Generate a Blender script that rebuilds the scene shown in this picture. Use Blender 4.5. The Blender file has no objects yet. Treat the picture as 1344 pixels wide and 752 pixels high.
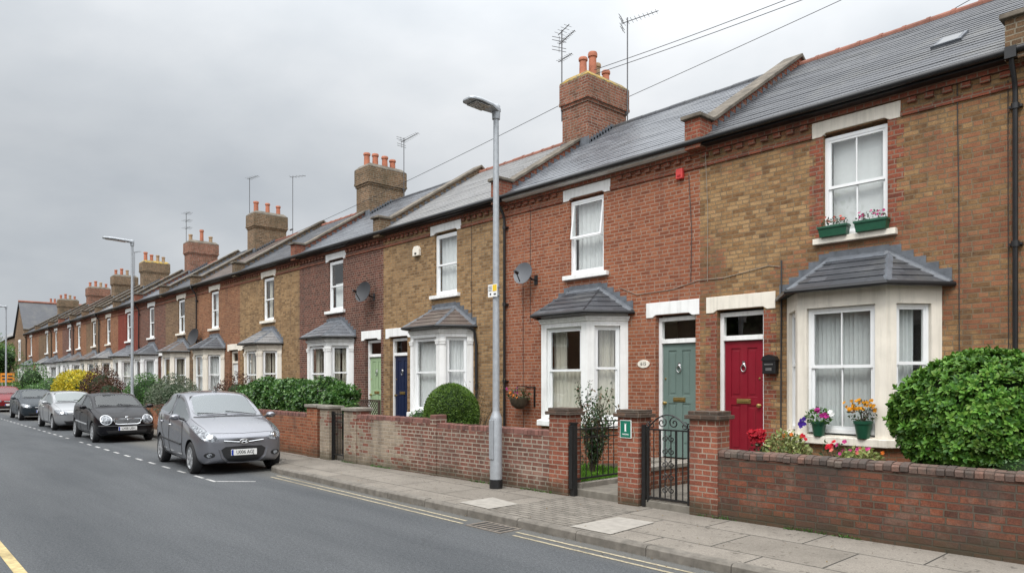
import bpy, bmesh, math, random
import numpy as np
from mathutils import Vector, Matrix
from mathutils.bvhtree import BVHTree
R = math.radians
random.seed(7)
rng = np.random.default_rng(11)
sc = bpy.context.scene
COL = sc.collection
FY = 10.6            # plane of the house fronts
GZ = 0.2             # garden level
PZ = 0.10            # pavement level

# ------------------------------------------------------------------ mesh builder
class MB:
    def __init__(s):
        s.v = []; s.f = []; s.m = []; s.sm = []
    def face(s, pts, m=0, smooth=False):
        i = len(s.v); s.v += [tuple(p) for p in pts]
        s.f.append(tuple(range(i, i + len(pts)))); s.m.append(m); s.sm.append(smooth)
    def mesh(s, verts, faces, m=0, smooth=False):
        i = len(s.v); s.v += [tuple(p) for p in verts]
        for f in faces:
            s.f.append(tuple(i + k for k in f)); s.m.append(m); s.sm.append(smooth)
    def box(s, x0, x1, y0, y1, z0, z1, m=0):
        V = [(x, y, z) for x in (x0, x1) for y in (y0, y1) for z in (z0, z1)]
        s.mesh(V, [(0, 1, 3, 2), (4, 6, 7, 5), (0, 4, 5, 1), (2, 3, 7, 6), (0, 2, 6, 4), (1, 5, 7, 3)], m)
    def fbox(s, fr, s0, s1, d0, d1, z0, z1, m=0):
        V = [fr(a, d, z) for a in (s0, s1) for d in (d0, d1) for z in (z0, z1)]
        s.mesh(V, [(0, 1, 3, 2), (4, 6, 7, 5), (0, 4, 5, 1), (2, 3, 7, 6), (0, 2, 6, 4), (1, 5, 7, 3)], m)
    def prism(s, poly, vec, m=0, smooth=False):
        n = len(poly); q = [tuple(p[k] + vec[k] for k in range(3)) for p in poly]
        s.mesh(list(poly) + q, [tuple(range(n)), tuple(range(2 * n - 1, n - 1, -1))], m)
        s.mesh(list(poly) + q, [(i, (i + 1) % n, n + (i + 1) % n, n + i) for i in range(n)], m, smooth)
    def tube(s, path, r, n=8, m=0, cap=True, smooth=True):
        path = [Vector(p) for p in path]
        rs = r if isinstance(r, (list, tuple)) else [r] * len(path)
        rings = []; up = None
        for i, p in enumerate(path):
            a = path[max(i - 1, 0)]; b = path[min(i + 1, len(path) - 1)]
            t = (b - a).normalized()
            if up is None:
                up = Vector((0, 0, 1)) if abs(t.z) < .9 else Vector((1, 0, 0))
            u = t.cross(up)
            if u.length < 1e-5: u = t.cross(Vector((0, 1, 0)))
            u.normalize(); w = u.cross(t).normalized(); up = w
            rings.append([p + (u * math.cos(2 * math.pi * k / n) + w * math.sin(2 * math.pi * k / n)) * rs[i] for k in range(n)])
        V = [q for g in rings for q in g]
        F = [(i * n + k, i * n + (k + 1) % n, (i + 1) * n + (k + 1) % n, (i + 1) * n + k) for i in range(len(path) - 1) for k in range(n)]
        s.mesh(V, F, m, smooth)
        if cap:
            s.face(rings[0], m); s.face(rings[-1][::-1], m)
    def lathe(s, c, prof, n=16, m=0, smooth=True, axis='z', cap=True):
        V = []
        for (r, h) in prof:
            for k in range(n):
                a = 2 * math.pi * k / n
                if axis == 'z': V.append((c[0] + r * math.cos(a), c[1] + r * math.sin(a), c[2] + h))
                elif axis == 'y': V.append((c[0] + r * math.cos(a), c[1] + h, c[2] + r * math.sin(a)))
                else: V.append((c[0] + h, c[1] + r * math.cos(a), c[2] + r * math.sin(a)))
        F = [(i * n + k, i * n + (k + 1) % n, (i + 1) * n + (k + 1) % n, (i + 1) * n + k) for i in range(len(prof) - 1) for k in range(n)]
        if cap: F += [tuple(range(n - 1, -1, -1)), tuple(range((len(prof) - 1) * n, len(prof) * n))]
        s.mesh(V, F, m, smooth)
    def ellipsoid(s, c, r, nu=12, nv=8, m=0):
        V = [(c[0] + r[0] * math.sin(math.pi * j / nv) * math.cos(2 * math.pi * i / nu),
              c[1] + r[1] * math.sin(math.pi * j / nv) * math.sin(2 * math.pi * i / nu),
              c[2] + r[2] * math.cos(math.pi * j / nv)) for j in range(nv + 1) for i in range(nu)]
        F = [(j * nu + i, (j + 1) * nu + i, (j + 1) * nu + (i + 1) % nu, j * nu + (i + 1) % nu) for j in range(nv) for i in range(nu)]
        s.mesh(V, F, m, True)
    def build(s, name, mats, parent=None, local=False, bevel=0, recalc=True, auto=None):
        off = Vector((0, 0, 0))
        if parent is not None and not local:
            p = parent
            while p is not None: off += p.location; p = p.parent
        me = bpy.data.meshes.new(name)
        me.from_pydata(s.v, [], s.f)
        if not isinstance(mats, (list, tuple)): mats = [mats]
        for k in mats: me.materials.append(k)
        me.polygons.foreach_set('material_index', s.m)
        me.polygons.foreach_set('use_smooth', s.sm)
        if recalc:
            bm = bmesh.new(); bm.from_mesh(me)
            bmesh.ops.remove_doubles(bm, verts=bm.verts, dist=1e-5)
            bmesh.ops.recalc_face_normals(bm, faces=bm.faces)
            bm.to_mesh(me); bm.free()
        uv_box(me)
        if any(s.sm): me.set_sharp_from_angle(angle=R(40))
        if off.length > 0:
            me.transform(Matrix.Translation(-off))
        o = bpy.data.objects.new(name, me); COL.objects.link(o)
        if parent is not None: o.parent = parent
        if bevel:
            b = o.modifiers.new('bevel', 'BEVEL'); b.width = bevel; b.segments = 2; b.limit_method = 'ANGLE'; b.angle_limit = R(35)
            b.harden_normals = False
        return o

def uv_box(me):
    """metres on every face: u runs horizontally along the face, v up it"""
    n = len(me.polygons)
    if n == 0: return
    lay = me.uv_layers.new(name='UVMap')
    co = np.empty(len(me.vertices) * 3); me.vertices.foreach_get('co', co); co = co.reshape(-1, 3)
    nl = len(me.loops)
    lv = np.empty(nl, dtype=np.int64); me.loops.foreach_get('vertex_index', lv)
    nr = np.empty(n * 3); me.polygons.foreach_get('normal', nr); nr = nr.reshape(-1, 3)
    lt = np.empty(n, dtype=np.int64); me.polygons.foreach_get('loop_total', lt)
    N = np.repeat(nr, lt, axis=0)
    T = np.stack([-N[:, 1], N[:, 0], np.zeros(nl)], 1)
    L = np.linalg.norm(T, axis=1); flat = L < .05
    T[flat] = (1, 0, 0); L[flat] = 1
    T /= L[:, None]
    Bt = np.cross(N, T); Bt[flat] = (0, 1, 0)
    P = co[lv]
    uv = np.stack([(P * T).sum(1), (P * Bt).sum(1)], 1)
    lay.data.foreach_set('uv', uv.ravel())

def empty(name, loc, rz=0):
    o = bpy.data.objects.new(name, None); COL.objects.link(o)
    o.location = loc; o.rotation_euler = (0, 0, rz); o.empty_display_size = .2
    return o
def tag(o, label=None, cat=None, group=None, kind=None):
    if label: o['label'] = label
    if cat: o['category'] = cat
    if group: o['group'] = group
    if kind: o['kind'] = kind
    return o
def thing(name, loc, label, cat, group=None, rz=0):
    return tag(empty(name, loc, rz), label, cat, group)
def children(o): return [c for c in bpy.data.objects if c.parent == o]
def copy_tree(o, parent=None):
    c = o.copy(); COL.objects.link(c)
    if parent is not None: c.parent = parent
    for ch in children(o): copy_tree(ch, c)
    return c
def text(body, size, loc, rot, m, parent=None, name='lettering', extrude=.002, align='CENTER', sx=1, shear=0):
    cu = bpy.data.curves.new(name, 'FONT'); cu.body = body; cu.size = size; cu.extrude = extrude
    cu.align_x = align; cu.align_y = 'CENTER'; cu.shear = shear; cu.offset = size * .01
    cu.materials.append(m)
    tmp = bpy.data.objects.new(name, cu); COL.objects.link(tmp)
    me = bpy.data.meshes.new_from_object(tmp.evaluated_get(bpy.context.evaluated_depsgraph_get()))
    bpy.data.objects.remove(tmp)
    o = bpy.data.objects.new(name, me); COL.objects.link(o)
    o.location = loc; o.rotation_euler = rot; o.scale = (sx, 1, 1)
    if parent is not None: o.parent = parent
    return o

# ------------------------------------------------------------------ materials
def mat(name):
    m = bpy.data.materials.new(name); m.use_nodes = True
    nt = m.node_tree; b = nt.nodes['Principled BSDF']
    return m, nt, b
def N(nt, typ, **kw):
    n = nt.nodes.new(typ)
    for k, v in kw.items():
        if k.startswith('_'): setattr(n, k[1:], v)
        else: n.inputs[k.replace('__', ' ')].default_value = v
    return n
def L(nt, a, b): nt.links.new(a, b)
def ramp(nt, src, stops, interp='LINEAR'):
    r = nt.nodes.new('ShaderNodeValToRGB'); r.color_ramp.interpolation = interp
    e = r.color_ramp.elements
    while len(e) < len(stops): e.new(.5)
    for k, (p, c) in enumerate(stops):
        e[k].position = p; e[k].color = (c, c, c, 1) if not isinstance(c, (tuple, list)) else (*c, 1)
    if src is not None: L(nt, src, r.inputs[0])
    return r.outputs[0]
def mix(nt, fac, a, b, mode='MIX'):
    n = nt.nodes.new('ShaderNodeMix'); n.data_type = 'RGBA'; n.blend_type = mode
    for i, s in ((0, fac), (6, a), (7, b)):
        if hasattr(s, 'is_output'): L(nt, s, n.inputs[i])
        elif i == 0: n.inputs[0].default_value = s
        else: n.inputs[i].default_value = (*s, 1) if len(s) == 3 else s
    return n.outputs[2]
def mth(nt, op, a, b=0., c=None):
    n = nt.nodes.new('ShaderNodeMath'); n.operation = op
    for i, s in ((0, a), (1, b), (2, c)):
        if s is None: continue
        if hasattr(s, 'is_output'): L(nt, s, n.inputs[i])
        else: n.inputs[i].default_value = s
    return n.outputs[0]
def noise(nt, vec, scale, detail=4, rough=.55, out='Fac'):
    n = N(nt, 'ShaderNodeTexNoise', Scale=scale, Detail=detail, Roughness=rough)
    if vec is not None: L(nt, vec, n.inputs['Vector'])
    return n.outputs[out]
def bump(nt, b, h, strength, dist):
    n = N(nt, 'ShaderNodeBump', Strength=strength, Distance=dist)
    L(nt, h, n.inputs['Height']); L(nt, n.outputs[0], b.inputs['Normal'])
def coords(nt, kind='Object'):
    return nt.nodes.new('ShaderNodeTexCoord').outputs[kind]
def geo_pos(nt): return nt.nodes.new('ShaderNodeNewGeometry').outputs['Position']

def simple(name, col, rough=.6, var=.12, scale=6, metal=0, bmp=0, spec=.5, dirt=0, coat=0, bscale=None, streak=0):
    m, nt, b = mat(name)
    P = geo_pos(nt)
    if streak: var = max(var, .03)
    if var:
        f = noise(nt, P, scale, 5)
        lo = tuple(max(0, c * (1 - var)) for c in col); hi = tuple(min(1, c * (1 + var)) for c in col)
        c = mix(nt, ramp(nt, f, [(.3, 0.), (.7, 1.)]), lo, hi)
        if dirt:
            d = ramp(nt, noise(nt, P, 1.7, 6, .65), [(.45, 0.), (.75, 1.)])
            c = mix(nt, mth(nt, 'MULTIPLY', d, dirt), c, (col[0] * .35, col[1] * .34, col[2] * .3))
        if streak:
            mp = nt.nodes.new('ShaderNodeMapping'); mp.inputs['Scale'].default_value = (11., 11., .7); L(nt, P, mp.inputs['Vector'])
            c = mix(nt, mth(nt, 'MULTIPLY', ramp(nt, noise(nt, mp.outputs[0], 1., 7, .65), [(.48, 0.), (.78, 1.)]), streak), c, (.20, .185, .14))
        L(nt, c, b.inputs['Base Color'])
    else: b.inputs['Base Color'].default_value = (*col, 1)
    b.inputs['Roughness'].default_value = rough; b.inputs['Metallic'].default_value = metal
    b.inputs['Specular IOR Level'].default_value = spec
    if coat: b.inputs['Coat Weight'].default_value = coat; b.inputs['Coat Roughness'].default_value = .04
    if bmp: bump(nt, b, noise(nt, P, bscale or scale * 8, 4), .4, bmp)
    return m

def brick(name, palette, mortar=(.36, .32, .27), bw=.208, rh=.067, ms=.009, weather=.35, wcol=(.06, .05, .045), wscale=.7,
          alt=None, altscale=.5, altpos=.55, bdepth=.006, basedark=0, zbase=.1, rough=.88, top_dark=0, ztop=.9, pale=0, mott=1.):
    """palette: list of (position, colour) picked per brick at random"""
    m, nt, b = mat(name)
    uv = coords(nt, 'UV'); P = geo_pos(nt)
    # slight wobble so courses are not ruler straight
    wob = N(nt, 'ShaderNodeTexNoise', Scale=7., Detail=3.); L(nt, uv, wob.inputs['Vector'])
    vm = nt.nodes.new('ShaderNodeVectorMath'); vm.operation = 'MULTIPLY_ADD'
    L(nt, wob.outputs['Color'], vm.inputs[0]); vm.inputs[1].default_value = (.016, .012, 0); L(nt, uv, vm.inputs[2])
    br = N(nt, 'ShaderNodeTexBrick', Scale=1., Bias=0.)
    br.inputs['Color1'].default_value = (0, 0, 0, 1); br.inputs['Color2'].default_value = (1, 1, 1, 1); br.inputs['Mortar'].default_value = (.5, .5, .5, 1)
    br.inputs['Mortar Size'].default_value = ms; br.inputs['Mortar Smooth'].default_value = .25
    br.inputs['Brick Width'].default_value = bw; br.inputs['Row Height'].default_value = rh; br.offset = .5; br.squash = .56; br.squash_frequency = 3
    L(nt, vm.outputs[0], br.inputs['Vector'])
    n1 = noise(nt, P, 14., 6, .75)
    rnd = mth(nt, 'ADD', mth(nt, 'MULTIPLY_ADD', br.outputs['Color'], .62, .19), mth(nt, 'MULTIPLY', mth(nt, 'SUBTRACT', n1, .5), .95 * mott))
    col = ramp(nt, rnd, palette)
    if alt:
        a = ramp(nt, mth(nt, 'ADD', noise(nt, P, altscale, 3), mth(nt, 'MULTIPLY', mth(nt, 'SUBTRACT', br.outputs['Color'], .5), .22)), [(altpos, 0.), (altpos + .04, 1.)])
        col = mix(nt, a, col, ramp(nt, rnd, alt))
    fine = noise(nt, P, 70., 4, .7)
    col = mix(nt, 1., col, ramp(nt, fine, [(.25, .5), (.75, 1.42)]), 'MULTIPLY')
    if pale:
        pz = ramp(nt, noise(nt, P, 3.2, 5, .7), [(.52, 0.), (.62, 1.)])
        col = mix(nt, mth(nt, 'MULTIPLY', pz, pale), col, (.34, .30, .24))
    mcol = mix(nt, noise(nt, P, 6., 4), tuple(c * .6 for c in mortar), tuple(c * 1.25 for c in mortar))
    col = mix(nt, br.outputs['Fac'], col, mcol)
    w = ramp(nt, noise(nt, P, wscale, 6, .62), [(.42, 0.), (.72, 1.)])
    col = mix(nt, mth(nt, 'MULTIPLY', w, weather), col, wcol)
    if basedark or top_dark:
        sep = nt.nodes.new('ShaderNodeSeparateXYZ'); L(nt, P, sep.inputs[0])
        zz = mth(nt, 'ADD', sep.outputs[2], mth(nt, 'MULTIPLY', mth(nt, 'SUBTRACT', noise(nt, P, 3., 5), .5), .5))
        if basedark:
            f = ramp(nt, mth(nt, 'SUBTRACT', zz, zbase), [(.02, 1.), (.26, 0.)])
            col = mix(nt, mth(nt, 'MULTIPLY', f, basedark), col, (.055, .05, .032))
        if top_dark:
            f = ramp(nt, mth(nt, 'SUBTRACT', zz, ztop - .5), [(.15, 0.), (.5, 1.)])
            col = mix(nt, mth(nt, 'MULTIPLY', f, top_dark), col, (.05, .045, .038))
    mp = nt.nodes.new('ShaderNodeMapping'); mp.inputs['Scale'].default_value = (5., 5., .45); L(nt, P, mp.inputs['Vector'])
    stk = ramp(nt, noise(nt, mp.outputs[0], 1., 6, .6), [(.5, 0.), (.74, .42)])          # rain streaks running down the wall
    col = mix(nt, stk, col, wcol)
    L(nt, col, b.inputs['Base Color']); b.inputs['Roughness'].default_value = rough
    b.inputs['Specular IOR Level'].default_value = .12
    h = mth(nt, 'ADD', mth(nt, 'MULTIPLY', mth(nt, 'SUBTRACT', 1., br.outputs['Fac']), 1.),
            mth(nt, 'ADD', mth(nt, 'MULTIPLY', fine, .35), mth(nt, 'MULTIPLY', br.outputs['Color'], .25)))
    bump(nt, b, h, .8, bdepth)
    return m

def slate(name, c0, c1, rough=.5, bw=.26, rh=.2, lichen=.25, spec=.5):
    m, nt, b = mat(name)
    uv = coords(nt, 'UV'); P = geo_pos(nt)
    br = N(nt, 'ShaderNodeTexBrick', Scale=1.)
    br.inputs['Color1'].default_value = (0, 0, 0, 1); br.inputs['Color2'].default_value = (1, 1, 1, 1); br.inputs['Mortar'].default_value = (.2, .2, .2, 1)
    br.inputs['Mortar Size'].default_value = .004; br.inputs['Mortar Smooth'].default_value = .3
    br.inputs['Brick Width'].default_value = bw; br.inputs['Row Height'].default_value = rh
    L(nt, uv, br.inputs['Vector'])
    col = mix(nt, mth(nt, 'ADD', mth(nt, 'MULTIPLY', br.outputs['Color'], .6), mth(nt, 'MULTIPLY', noise(nt, P, 2.2, 5), .4)), c0, c1)
    col = mix(nt, 1., col, ramp(nt, noise(nt, P, 45., 4, .7), [(.25, .72), (.75, 1.22)]), 'MULTIPLY')
    col = mix(nt, mth(nt, 'MULTIPLY', ramp(nt, noise(nt, P, 1.1, 7, .7), [(.5, 0.), (.78, 1.)]), lichen), col, (.20, .19, .15))
    col = mix(nt, mth(nt, 'MULTIPLY', br.outputs['Fac'], .6), col, (.02, .02, .022))
    L(nt, col, b.inputs['Base Color'])
    rr = mth(nt, 'ADD', mth(nt, 'MULTIPLY', br.outputs['Color'], .18), rough - .09)
    L(nt, rr, b.inputs['Roughness']); b.inputs['Specular IOR Level'].default_value = spec
    h = mth(nt, 'ADD', mth(nt, 'MULTIPLY', br.outputs['Fac'], -1.), mth(nt, 'ADD', mth(nt, 'MULTIPLY', br.outputs['Color'], .5), mth(nt, 'MULTIPLY', noise(nt, P, 30., 3), .4)))
    bump(nt, b, h, .6, .004)
    return m

def foliage(name, cols, rough=.5, spec=.4, sub=.0):
    m, nt, b = mat(name)
    g = nt.nodes.new('ShaderNodeNewGeometry')
    st = [(k / max(1, len(cols) - 1), c) for k, c in enumerate(cols)]
    c = ramp(nt, g.outputs['Random Per Island'], st)
    P = g.outputs['Position']
    c = mix(nt, 1., c, ramp(nt, noise(nt, P, 3.2, 4), [(.3, .6), (.7, 1.4)]), 'MULTIPLY')
    L(nt, c, b.inputs['Base Color']); b.inputs['Roughness'].default_value = rough
    b.inputs['Specular IOR Level'].default_value = spec
    tr = nt.nodes.new('ShaderNodeBsdfTranslucent'); L(nt, c, tr.inputs['Color'])
    mx = nt.nodes.new('ShaderNodeMixShader'); mx.inputs[0].default_value = .25
    out = nt.nodes['Material Output']
    L(nt, b.outputs[0], mx.inputs[1]); L(nt, tr.outputs[0], mx.inputs[2]); L(nt, mx.outputs[0], out.inputs[0])
    return m

def glass_mat(name, tint=(.975, .985, .98), rmul=1.0):
    m, nt, b = mat(name); nt.nodes.remove(b)
    fr = N(nt, 'ShaderNodeFresnel', IOR=2.0)
    gl = nt.nodes.new('ShaderNodeBsdfGlossy'); gl.inputs['Roughness'].default_value = .015
    P = geo_pos(nt)
    bp = N(nt, 'ShaderNodeBump', Strength=.12, Distance=.01); L(nt, noise(nt, P, 2.2, 2), bp.inputs['Height']); L(nt, bp.outputs[0], gl.inputs['Normal'])
    tr = nt.nodes.new('ShaderNodeBsdfTransparent'); tr.inputs[0].default_value = (*tint, 1)
    mx = nt.nodes.new('ShaderNodeMixShader')
    gg = nt.nodes.new('ShaderNodeNewGeometry'); front = mth(nt, 'SUBTRACT', 1., gg.outputs['Backfacing'])   # the inner face of the sheet adds no second mirror
    L(nt, mth(nt, 'MULTIPLY', mth(nt, 'MULTIPLY', fr.outputs[0], rmul), front), mx.inputs[0]); L(nt, tr.outputs[0], mx.inputs[1]); L(nt, gl.outputs[0], mx.inputs[2])
    L(nt, mx.outputs[0], nt.nodes['Material Output'].inputs[0])
    return m
def curtain_mat(name, col, trans=.18):
    m, nt, b = mat(name)
    P = geo_pos(nt)
    c = mix(nt, noise(nt, P, 14., 4), tuple(k * .85 for k in col), col)
    L(nt, c, b.inputs['Base Color']); b.inputs['Roughness'].default_value = .9
    tr = nt.nodes.new('ShaderNodeBsdfTranslucent'); L(nt, c, tr.inputs[0])
    mx = nt.nodes.new('ShaderNodeMixShader'); mx.inputs[0].default_value = trans
    L(nt, b.outputs[0], mx.inputs[1]); L(nt, tr.outputs[0], mx.inputs[2]); L(nt, mx.outputs[0], nt.nodes['Material Output'].inputs[0])
    return m

M = {}
YEL = [(0, (.085, .046, .026)), (.28, (.215, .118, .055)), (.52, (.315, .188, .088)), (.8, (.385, .245, .122)), (1, (.31, .14, .068))]
RED = [(0, (.13, .045, .028)), (.3, (.24, .077, .040)), (.6, (.295, .10, .051)), (.85, (.34, .133, .07)), (1, (.21, .08, .045))]
M['b_yellow_red'] = brick('yellow_stock_brick_with_red', YEL, mortar=(.215, .16, .10), alt=[(0, (.13, .055, .032)), (.4, (.24, .095, .05)), (.75, (.30, .135, .07)), (1, (.33, .185, .09))], altscale=.7, altpos=.53, weather=.25, ms=.008)
M['b_red'] = brick('orange_red_brick', RED, mortar=(.33, .225, .165), ms=.010, weather=.2, wcol=(.16, .07, .05))
M['b_yellow'] = brick('yellow_brown_stock_brick', [(0, (.09, .052, .028)), (.3, (.225, .13, .06)), (.6, (.33, .20, .095)), (1, (.39, .258, .132))], mortar=(.26, .20, .13), weather=.25)
M['b_maroon'] = brick('dark_maroon_brick', [(0, (.05, .025, .02)), (.4, (.12, .045, .032)), (.75, (.17, .065, .045)), (1, (.23, .10, .07))], mortar=(.26, .2, .16), weather=.25)
M['b_orange'] = brick('brown_orange_brick', [(0, (.12, .05, .025)), (.4, (.25, .10, .05)), (.75, (.30, .14, .07)), (1, (.34, .19, .1))], mortar=(.28, .19, .13), weather=.25)
M['b_brown'] = brick('brown_stock_brick', [(0, (.06, .04, .025)), (.4, (.15, .085, .045)), (.75, (.21, .125, .065)), (1, (.27, .16, .09))], mortar=(.28, .22, .16), weather=.3)
M['b_paint'] = brick('red_painted_brick', [(0, (.13, .035, .026)), (.5, (.185, .052, .037)), (1, (.22, .068, .047))], mortar=(.26, .05, .035), weather=.2)
M['b_dress'] = brick('red_dressing_brick', [(0, (.11, .035, .024)), (.4, (.24, .07, .042)), (1, (.33, .105, .06))], mortar=(.26, .18, .13), weather=.3)
M['b_stack'] = brick('chimney_stack_red_brick', [(0, (.08, .035, .025)), (.4, (.22, .08, .05)), (1, (.33, .13, .08))], mortar=(.30, .25, .2), weather=.45, wscale=1.3, wcol=(.07, .06, .04))
M['b_stack2'] = brick('chimney_stack_brown_brick', [(0, (.06, .04, .028)), (.4, (.16, .095, .055)), (1, (.27, .16, .09))], mortar=(.28, .24, .18), weather=.5, wscale=1.3, wcol=(.06, .055, .035))
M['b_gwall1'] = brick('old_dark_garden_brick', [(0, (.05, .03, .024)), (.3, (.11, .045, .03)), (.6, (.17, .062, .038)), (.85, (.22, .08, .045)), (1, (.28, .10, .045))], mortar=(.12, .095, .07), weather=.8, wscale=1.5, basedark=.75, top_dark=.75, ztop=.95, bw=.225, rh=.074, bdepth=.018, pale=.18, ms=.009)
M['b_gwall3'] = brick('mottled_garden_brick', [(0, (.10, .05, .04)), (.4, (.17, .075, .055)), (.8, (.23, .10, .075)), (1, (.28, .14, .10))], mortar=(.36, .31, .25), weather=.3, wscale=1.2, basedark=.7, bdepth=.008, pale=.25, ms=.011)
M['b_gwall3p'] = brick('pale_eroded_brick', [(0, (.20, .15, .11)), (.5, (.32, .26, .19)), (.8, (.36, .29, .22)), (1, (.24, .10, .07))], mortar=(.36, .31, .25), weather=.35, wscale=1.6, basedark=.7, bdepth=.01, alt=[(0, (.14, .055, .04)), (1, (.25, .10, .07))], altscale=1.5, altpos=.55)
M['b_gwall4'] = brick('orange_garden_brick', [(0, (.14, .05, .03)), (.4, (.28, .09, .045)), (1, (.38, .15, .08))], mortar=(.3, .2, .13), weather=.4, wscale=1.4, basedark=.6)
M['b_pier'] = brick('gate_pier_brick', [(0, (.14, .05, .032)), (.4, (.25, .08, .05)), (.8, (.31, .115, .07)), (1, (.22, .09, .06))], mortar=(.34, .26, .2), weather=.3, wscale=2.2, basedark=.85, bdepth=.009)
M['b_cap'] = brick('dark_cap_brick', [(0, (.05, .04, .032)), (.5, (.11, .07, .05)), (1, (.16, .10, .07))], mortar=(.13, .11, .09), weather=.6, wscale=3)
M['s_dark'] = slate('dark_blue_slate', (.040, .043, .049), (.080, .084, .094), rough=.5, bw=.24, rh=.16, spec=.4, lichen=.35)
M['s_light'] = slate('pale_grey_slate', (.15, .15, .15), (.25, .245, .24), rough=.55, lichen=.35, bw=.24, rh=.16, spec=.35)
M['s_blue'] = slate('smooth_blue_slate', (.10, .108, .122), (.16, .168, .183), rough=.40, lichen=.12, bw=.24, rh=.16, spec=.4)  # base colour lightened so the slate carries some of its sky sheen
M['s_brown'] = slate('old_brown_tile', (.07, .05, .04), (.13, .10, .085), rough=.65, lichen=.3)
M['white'] = simple('white_masonry_paint', (.80, .80, .785), .65, .05, 3, dirt=.15, bmp=.003, streak=.30)
M['cream'] = simple('cream_masonry_paint', (.76, .705, .61), .65, .06, 3, dirt=.18, bmp=.003, streak=.35)
M['upvc'] = simple('white_window_frame', (.80, .81, .81), .38, .03, 3, dirt=.06, streak=.10)
M['lead'] = simple('lead_flashing', (.10, .11, .125), .6, .3, 9, metal=.0, bmp=.003)
M['black'] = simple('black_plastic', (.012, .012, .013), .38, .2, 8)
M['iron'] = simple('black_painted_iron', (.012, .012, .012), .42, .3, 20)
M['coping'] = simple('weathered_stone_coping', (.135, .115, .09), .9, .45, 5, dirt=.7, bmp=.006)
M['stone'] = simple('grey_stone', (.22, .20, .17), .9, .25, 7, dirt=.5, bmp=.005)
M['terra'] = simple('terracotta_ridge', (.22, .085, .055), .8, .25, 5, dirt=.45, bmp=.003)
M['pot_red'] = simple('terracotta_chimney_pot', (.38, .13, .07), .75, .2, 6, dirt=.35)
M['pot_buff'] = simple('buff_chimney_pot', (.33, .22, .13), .8, .2, 6, dirt=.5)
M['lichen'] = simple('lichen_mortar', (.20, .16, .07), .95, .5, 11, dirt=.4, bmp=.01)
m_, nt_, b_ = mat('lichen_cap')
f_ = ramp(nt_, noise(nt_, geo_pos(nt_), 7., 5, .7), [(.42, (.13, .115, .085)), (.52, (.30, .20, .05)), (.66, (.42, .27, .04))])
L(nt_, f_, b_.inputs['Base Color']); b_.inputs['Roughness'].default_value = .95; M['lichen'] = m_
M['glass'] = glass_mat('window_glass')
M['net'] = curtain_mat('white_net_curtain', (.86, .87, .87))
M['drape'] = curtain_mat('cream_drape', (.70, .66, .57), .12)
M['blind'] = curtain_mat('grey_vertical_blind', (.70, .73, .73), .15)
M['dark'] = simple('pit_shade_and_strobe', (.02, .018, .016), .9, .1)
M['floor'] = simple('interior_floor', (.06, .04, .03), .8, .2)
M['brass'] = simple('aged_brass', (.45, .32, .12), .35, .2, 12, metal=.9)
M['chrome'] = simple('pewter', (.45, .45, .45), .3, .15, 12, metal=.9)
M['door_red'] = simple('crimson_door_paint', (.20, .009, .02), .34, .10, 2, spec=.4, dirt=.25, streak=.06)
M['door_sage'] = simple('sage_green_door_paint', (.13, .185, .165), .42, .08, 2, dirt=.2, streak=.08)
M['door_navy'] = simple('navy_door_paint', (.010, .018, .05), .3, .08, 2)
M['door_mint'] = simple('light_green_door_paint', (.29, .40, .23), .4, .06, 2)
M['door_white'] = simple('white_door_paint', (.70, .71, .70), .35, .04, 2)
M['door_brown'] = simple('brown_door_paint', (.10, .04, .02), .45, .2, 4)
M['galv'] = simple('galvanised_steel', (.36, .38, .40), .5, .12, 14, metal=.35)
M['alu'] = simple('aerial_aluminium', (.10, .10, .105), .5, .2, 14, metal=.3)
M['dishgrey'] = simple('grey_dish', (.085, .09, .10), .5, .08, 8)
M['dishdark'] = simple('dark_dish', (.02, .021, .024), .5, .1, 8)
M['plgreen'] = simple('dark_green_plastic', (.012, .075, .04), .4, .15, 8)
M['soil'] = simple('garden_soil', (.06, .042, .028), .95, .4, 9, bmp=.02)
M['stem'] = simple('brown_stems', (.075, .055, .035), .85, .3, 20)
M['bark'] = simple('tree_bark', (.09, .07, .05), .9, .3, 12, bmp=.02)
M['wood'] = simple('brown_trellis_wood', (.05, .032, .022), .8, .3, 14)
M['wire'] = simple('cable_black', (.03, .03, .032), .6, 0)
M['wiregrey'] = simple('cable_grey', (.24, .20, .16), .7, .1)
M['yel'] = simple('yellow_line_paint', (.30, .26, .18), .85, .4, 26, dirt=.85)
M['yel2'] = simple('yellow_centre_line_paint', (.42, .33, .16), .8, .3, 16, dirt=.65)
M['wht'] = simple('white_line_paint', (.42, .42, .41), .8, .35, 24, dirt=.7)
M['sign_green'] = simple('green_sign', (.008, .15, .095), .4, .05)
M['sign_white'] = simple('sign_white', (.8, .8, .78), .45, .03)
M['sign_yellow'] = simple('sign_yellow', (.75, .50, .03), .45, .03)
M['sign_orange'] = simple('sign_orange', (.78, .27, .02), .5, .08)
M['ink'] = simple('sign_ink', (.03, .03, .03), .6, 0)
M['redbox'] = simple('red_alarm_box', (.55, .045, .04), .45, .05)
M['leaf_l'] = foliage('laurel_leaves', [(.025, .078, .011), (.05, .14, .016), (.08, .195, .022), (.115, .245, .034), (.15, .245, .042)], .5, .32)
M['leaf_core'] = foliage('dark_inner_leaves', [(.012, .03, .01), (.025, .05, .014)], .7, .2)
M['leaf_d'] = foliage('box_leaves', [(.04, .085, .012), (.075, .14, .018), (.12, .20, .03)], .5, .35)
M['leaf_h'] = foliage('hedge_leaves', [(.02, .065, .018), (.045, .125, .026), (.085, .19, .04), (.16, .27, .075)], .33, .5)
M['leaf_r'] = foliage('rose_leaves', [(.02, .05, .02), (.035, .075, .028), (.06, .10, .035), (.15, .07, .04)], .45, .4)
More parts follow.
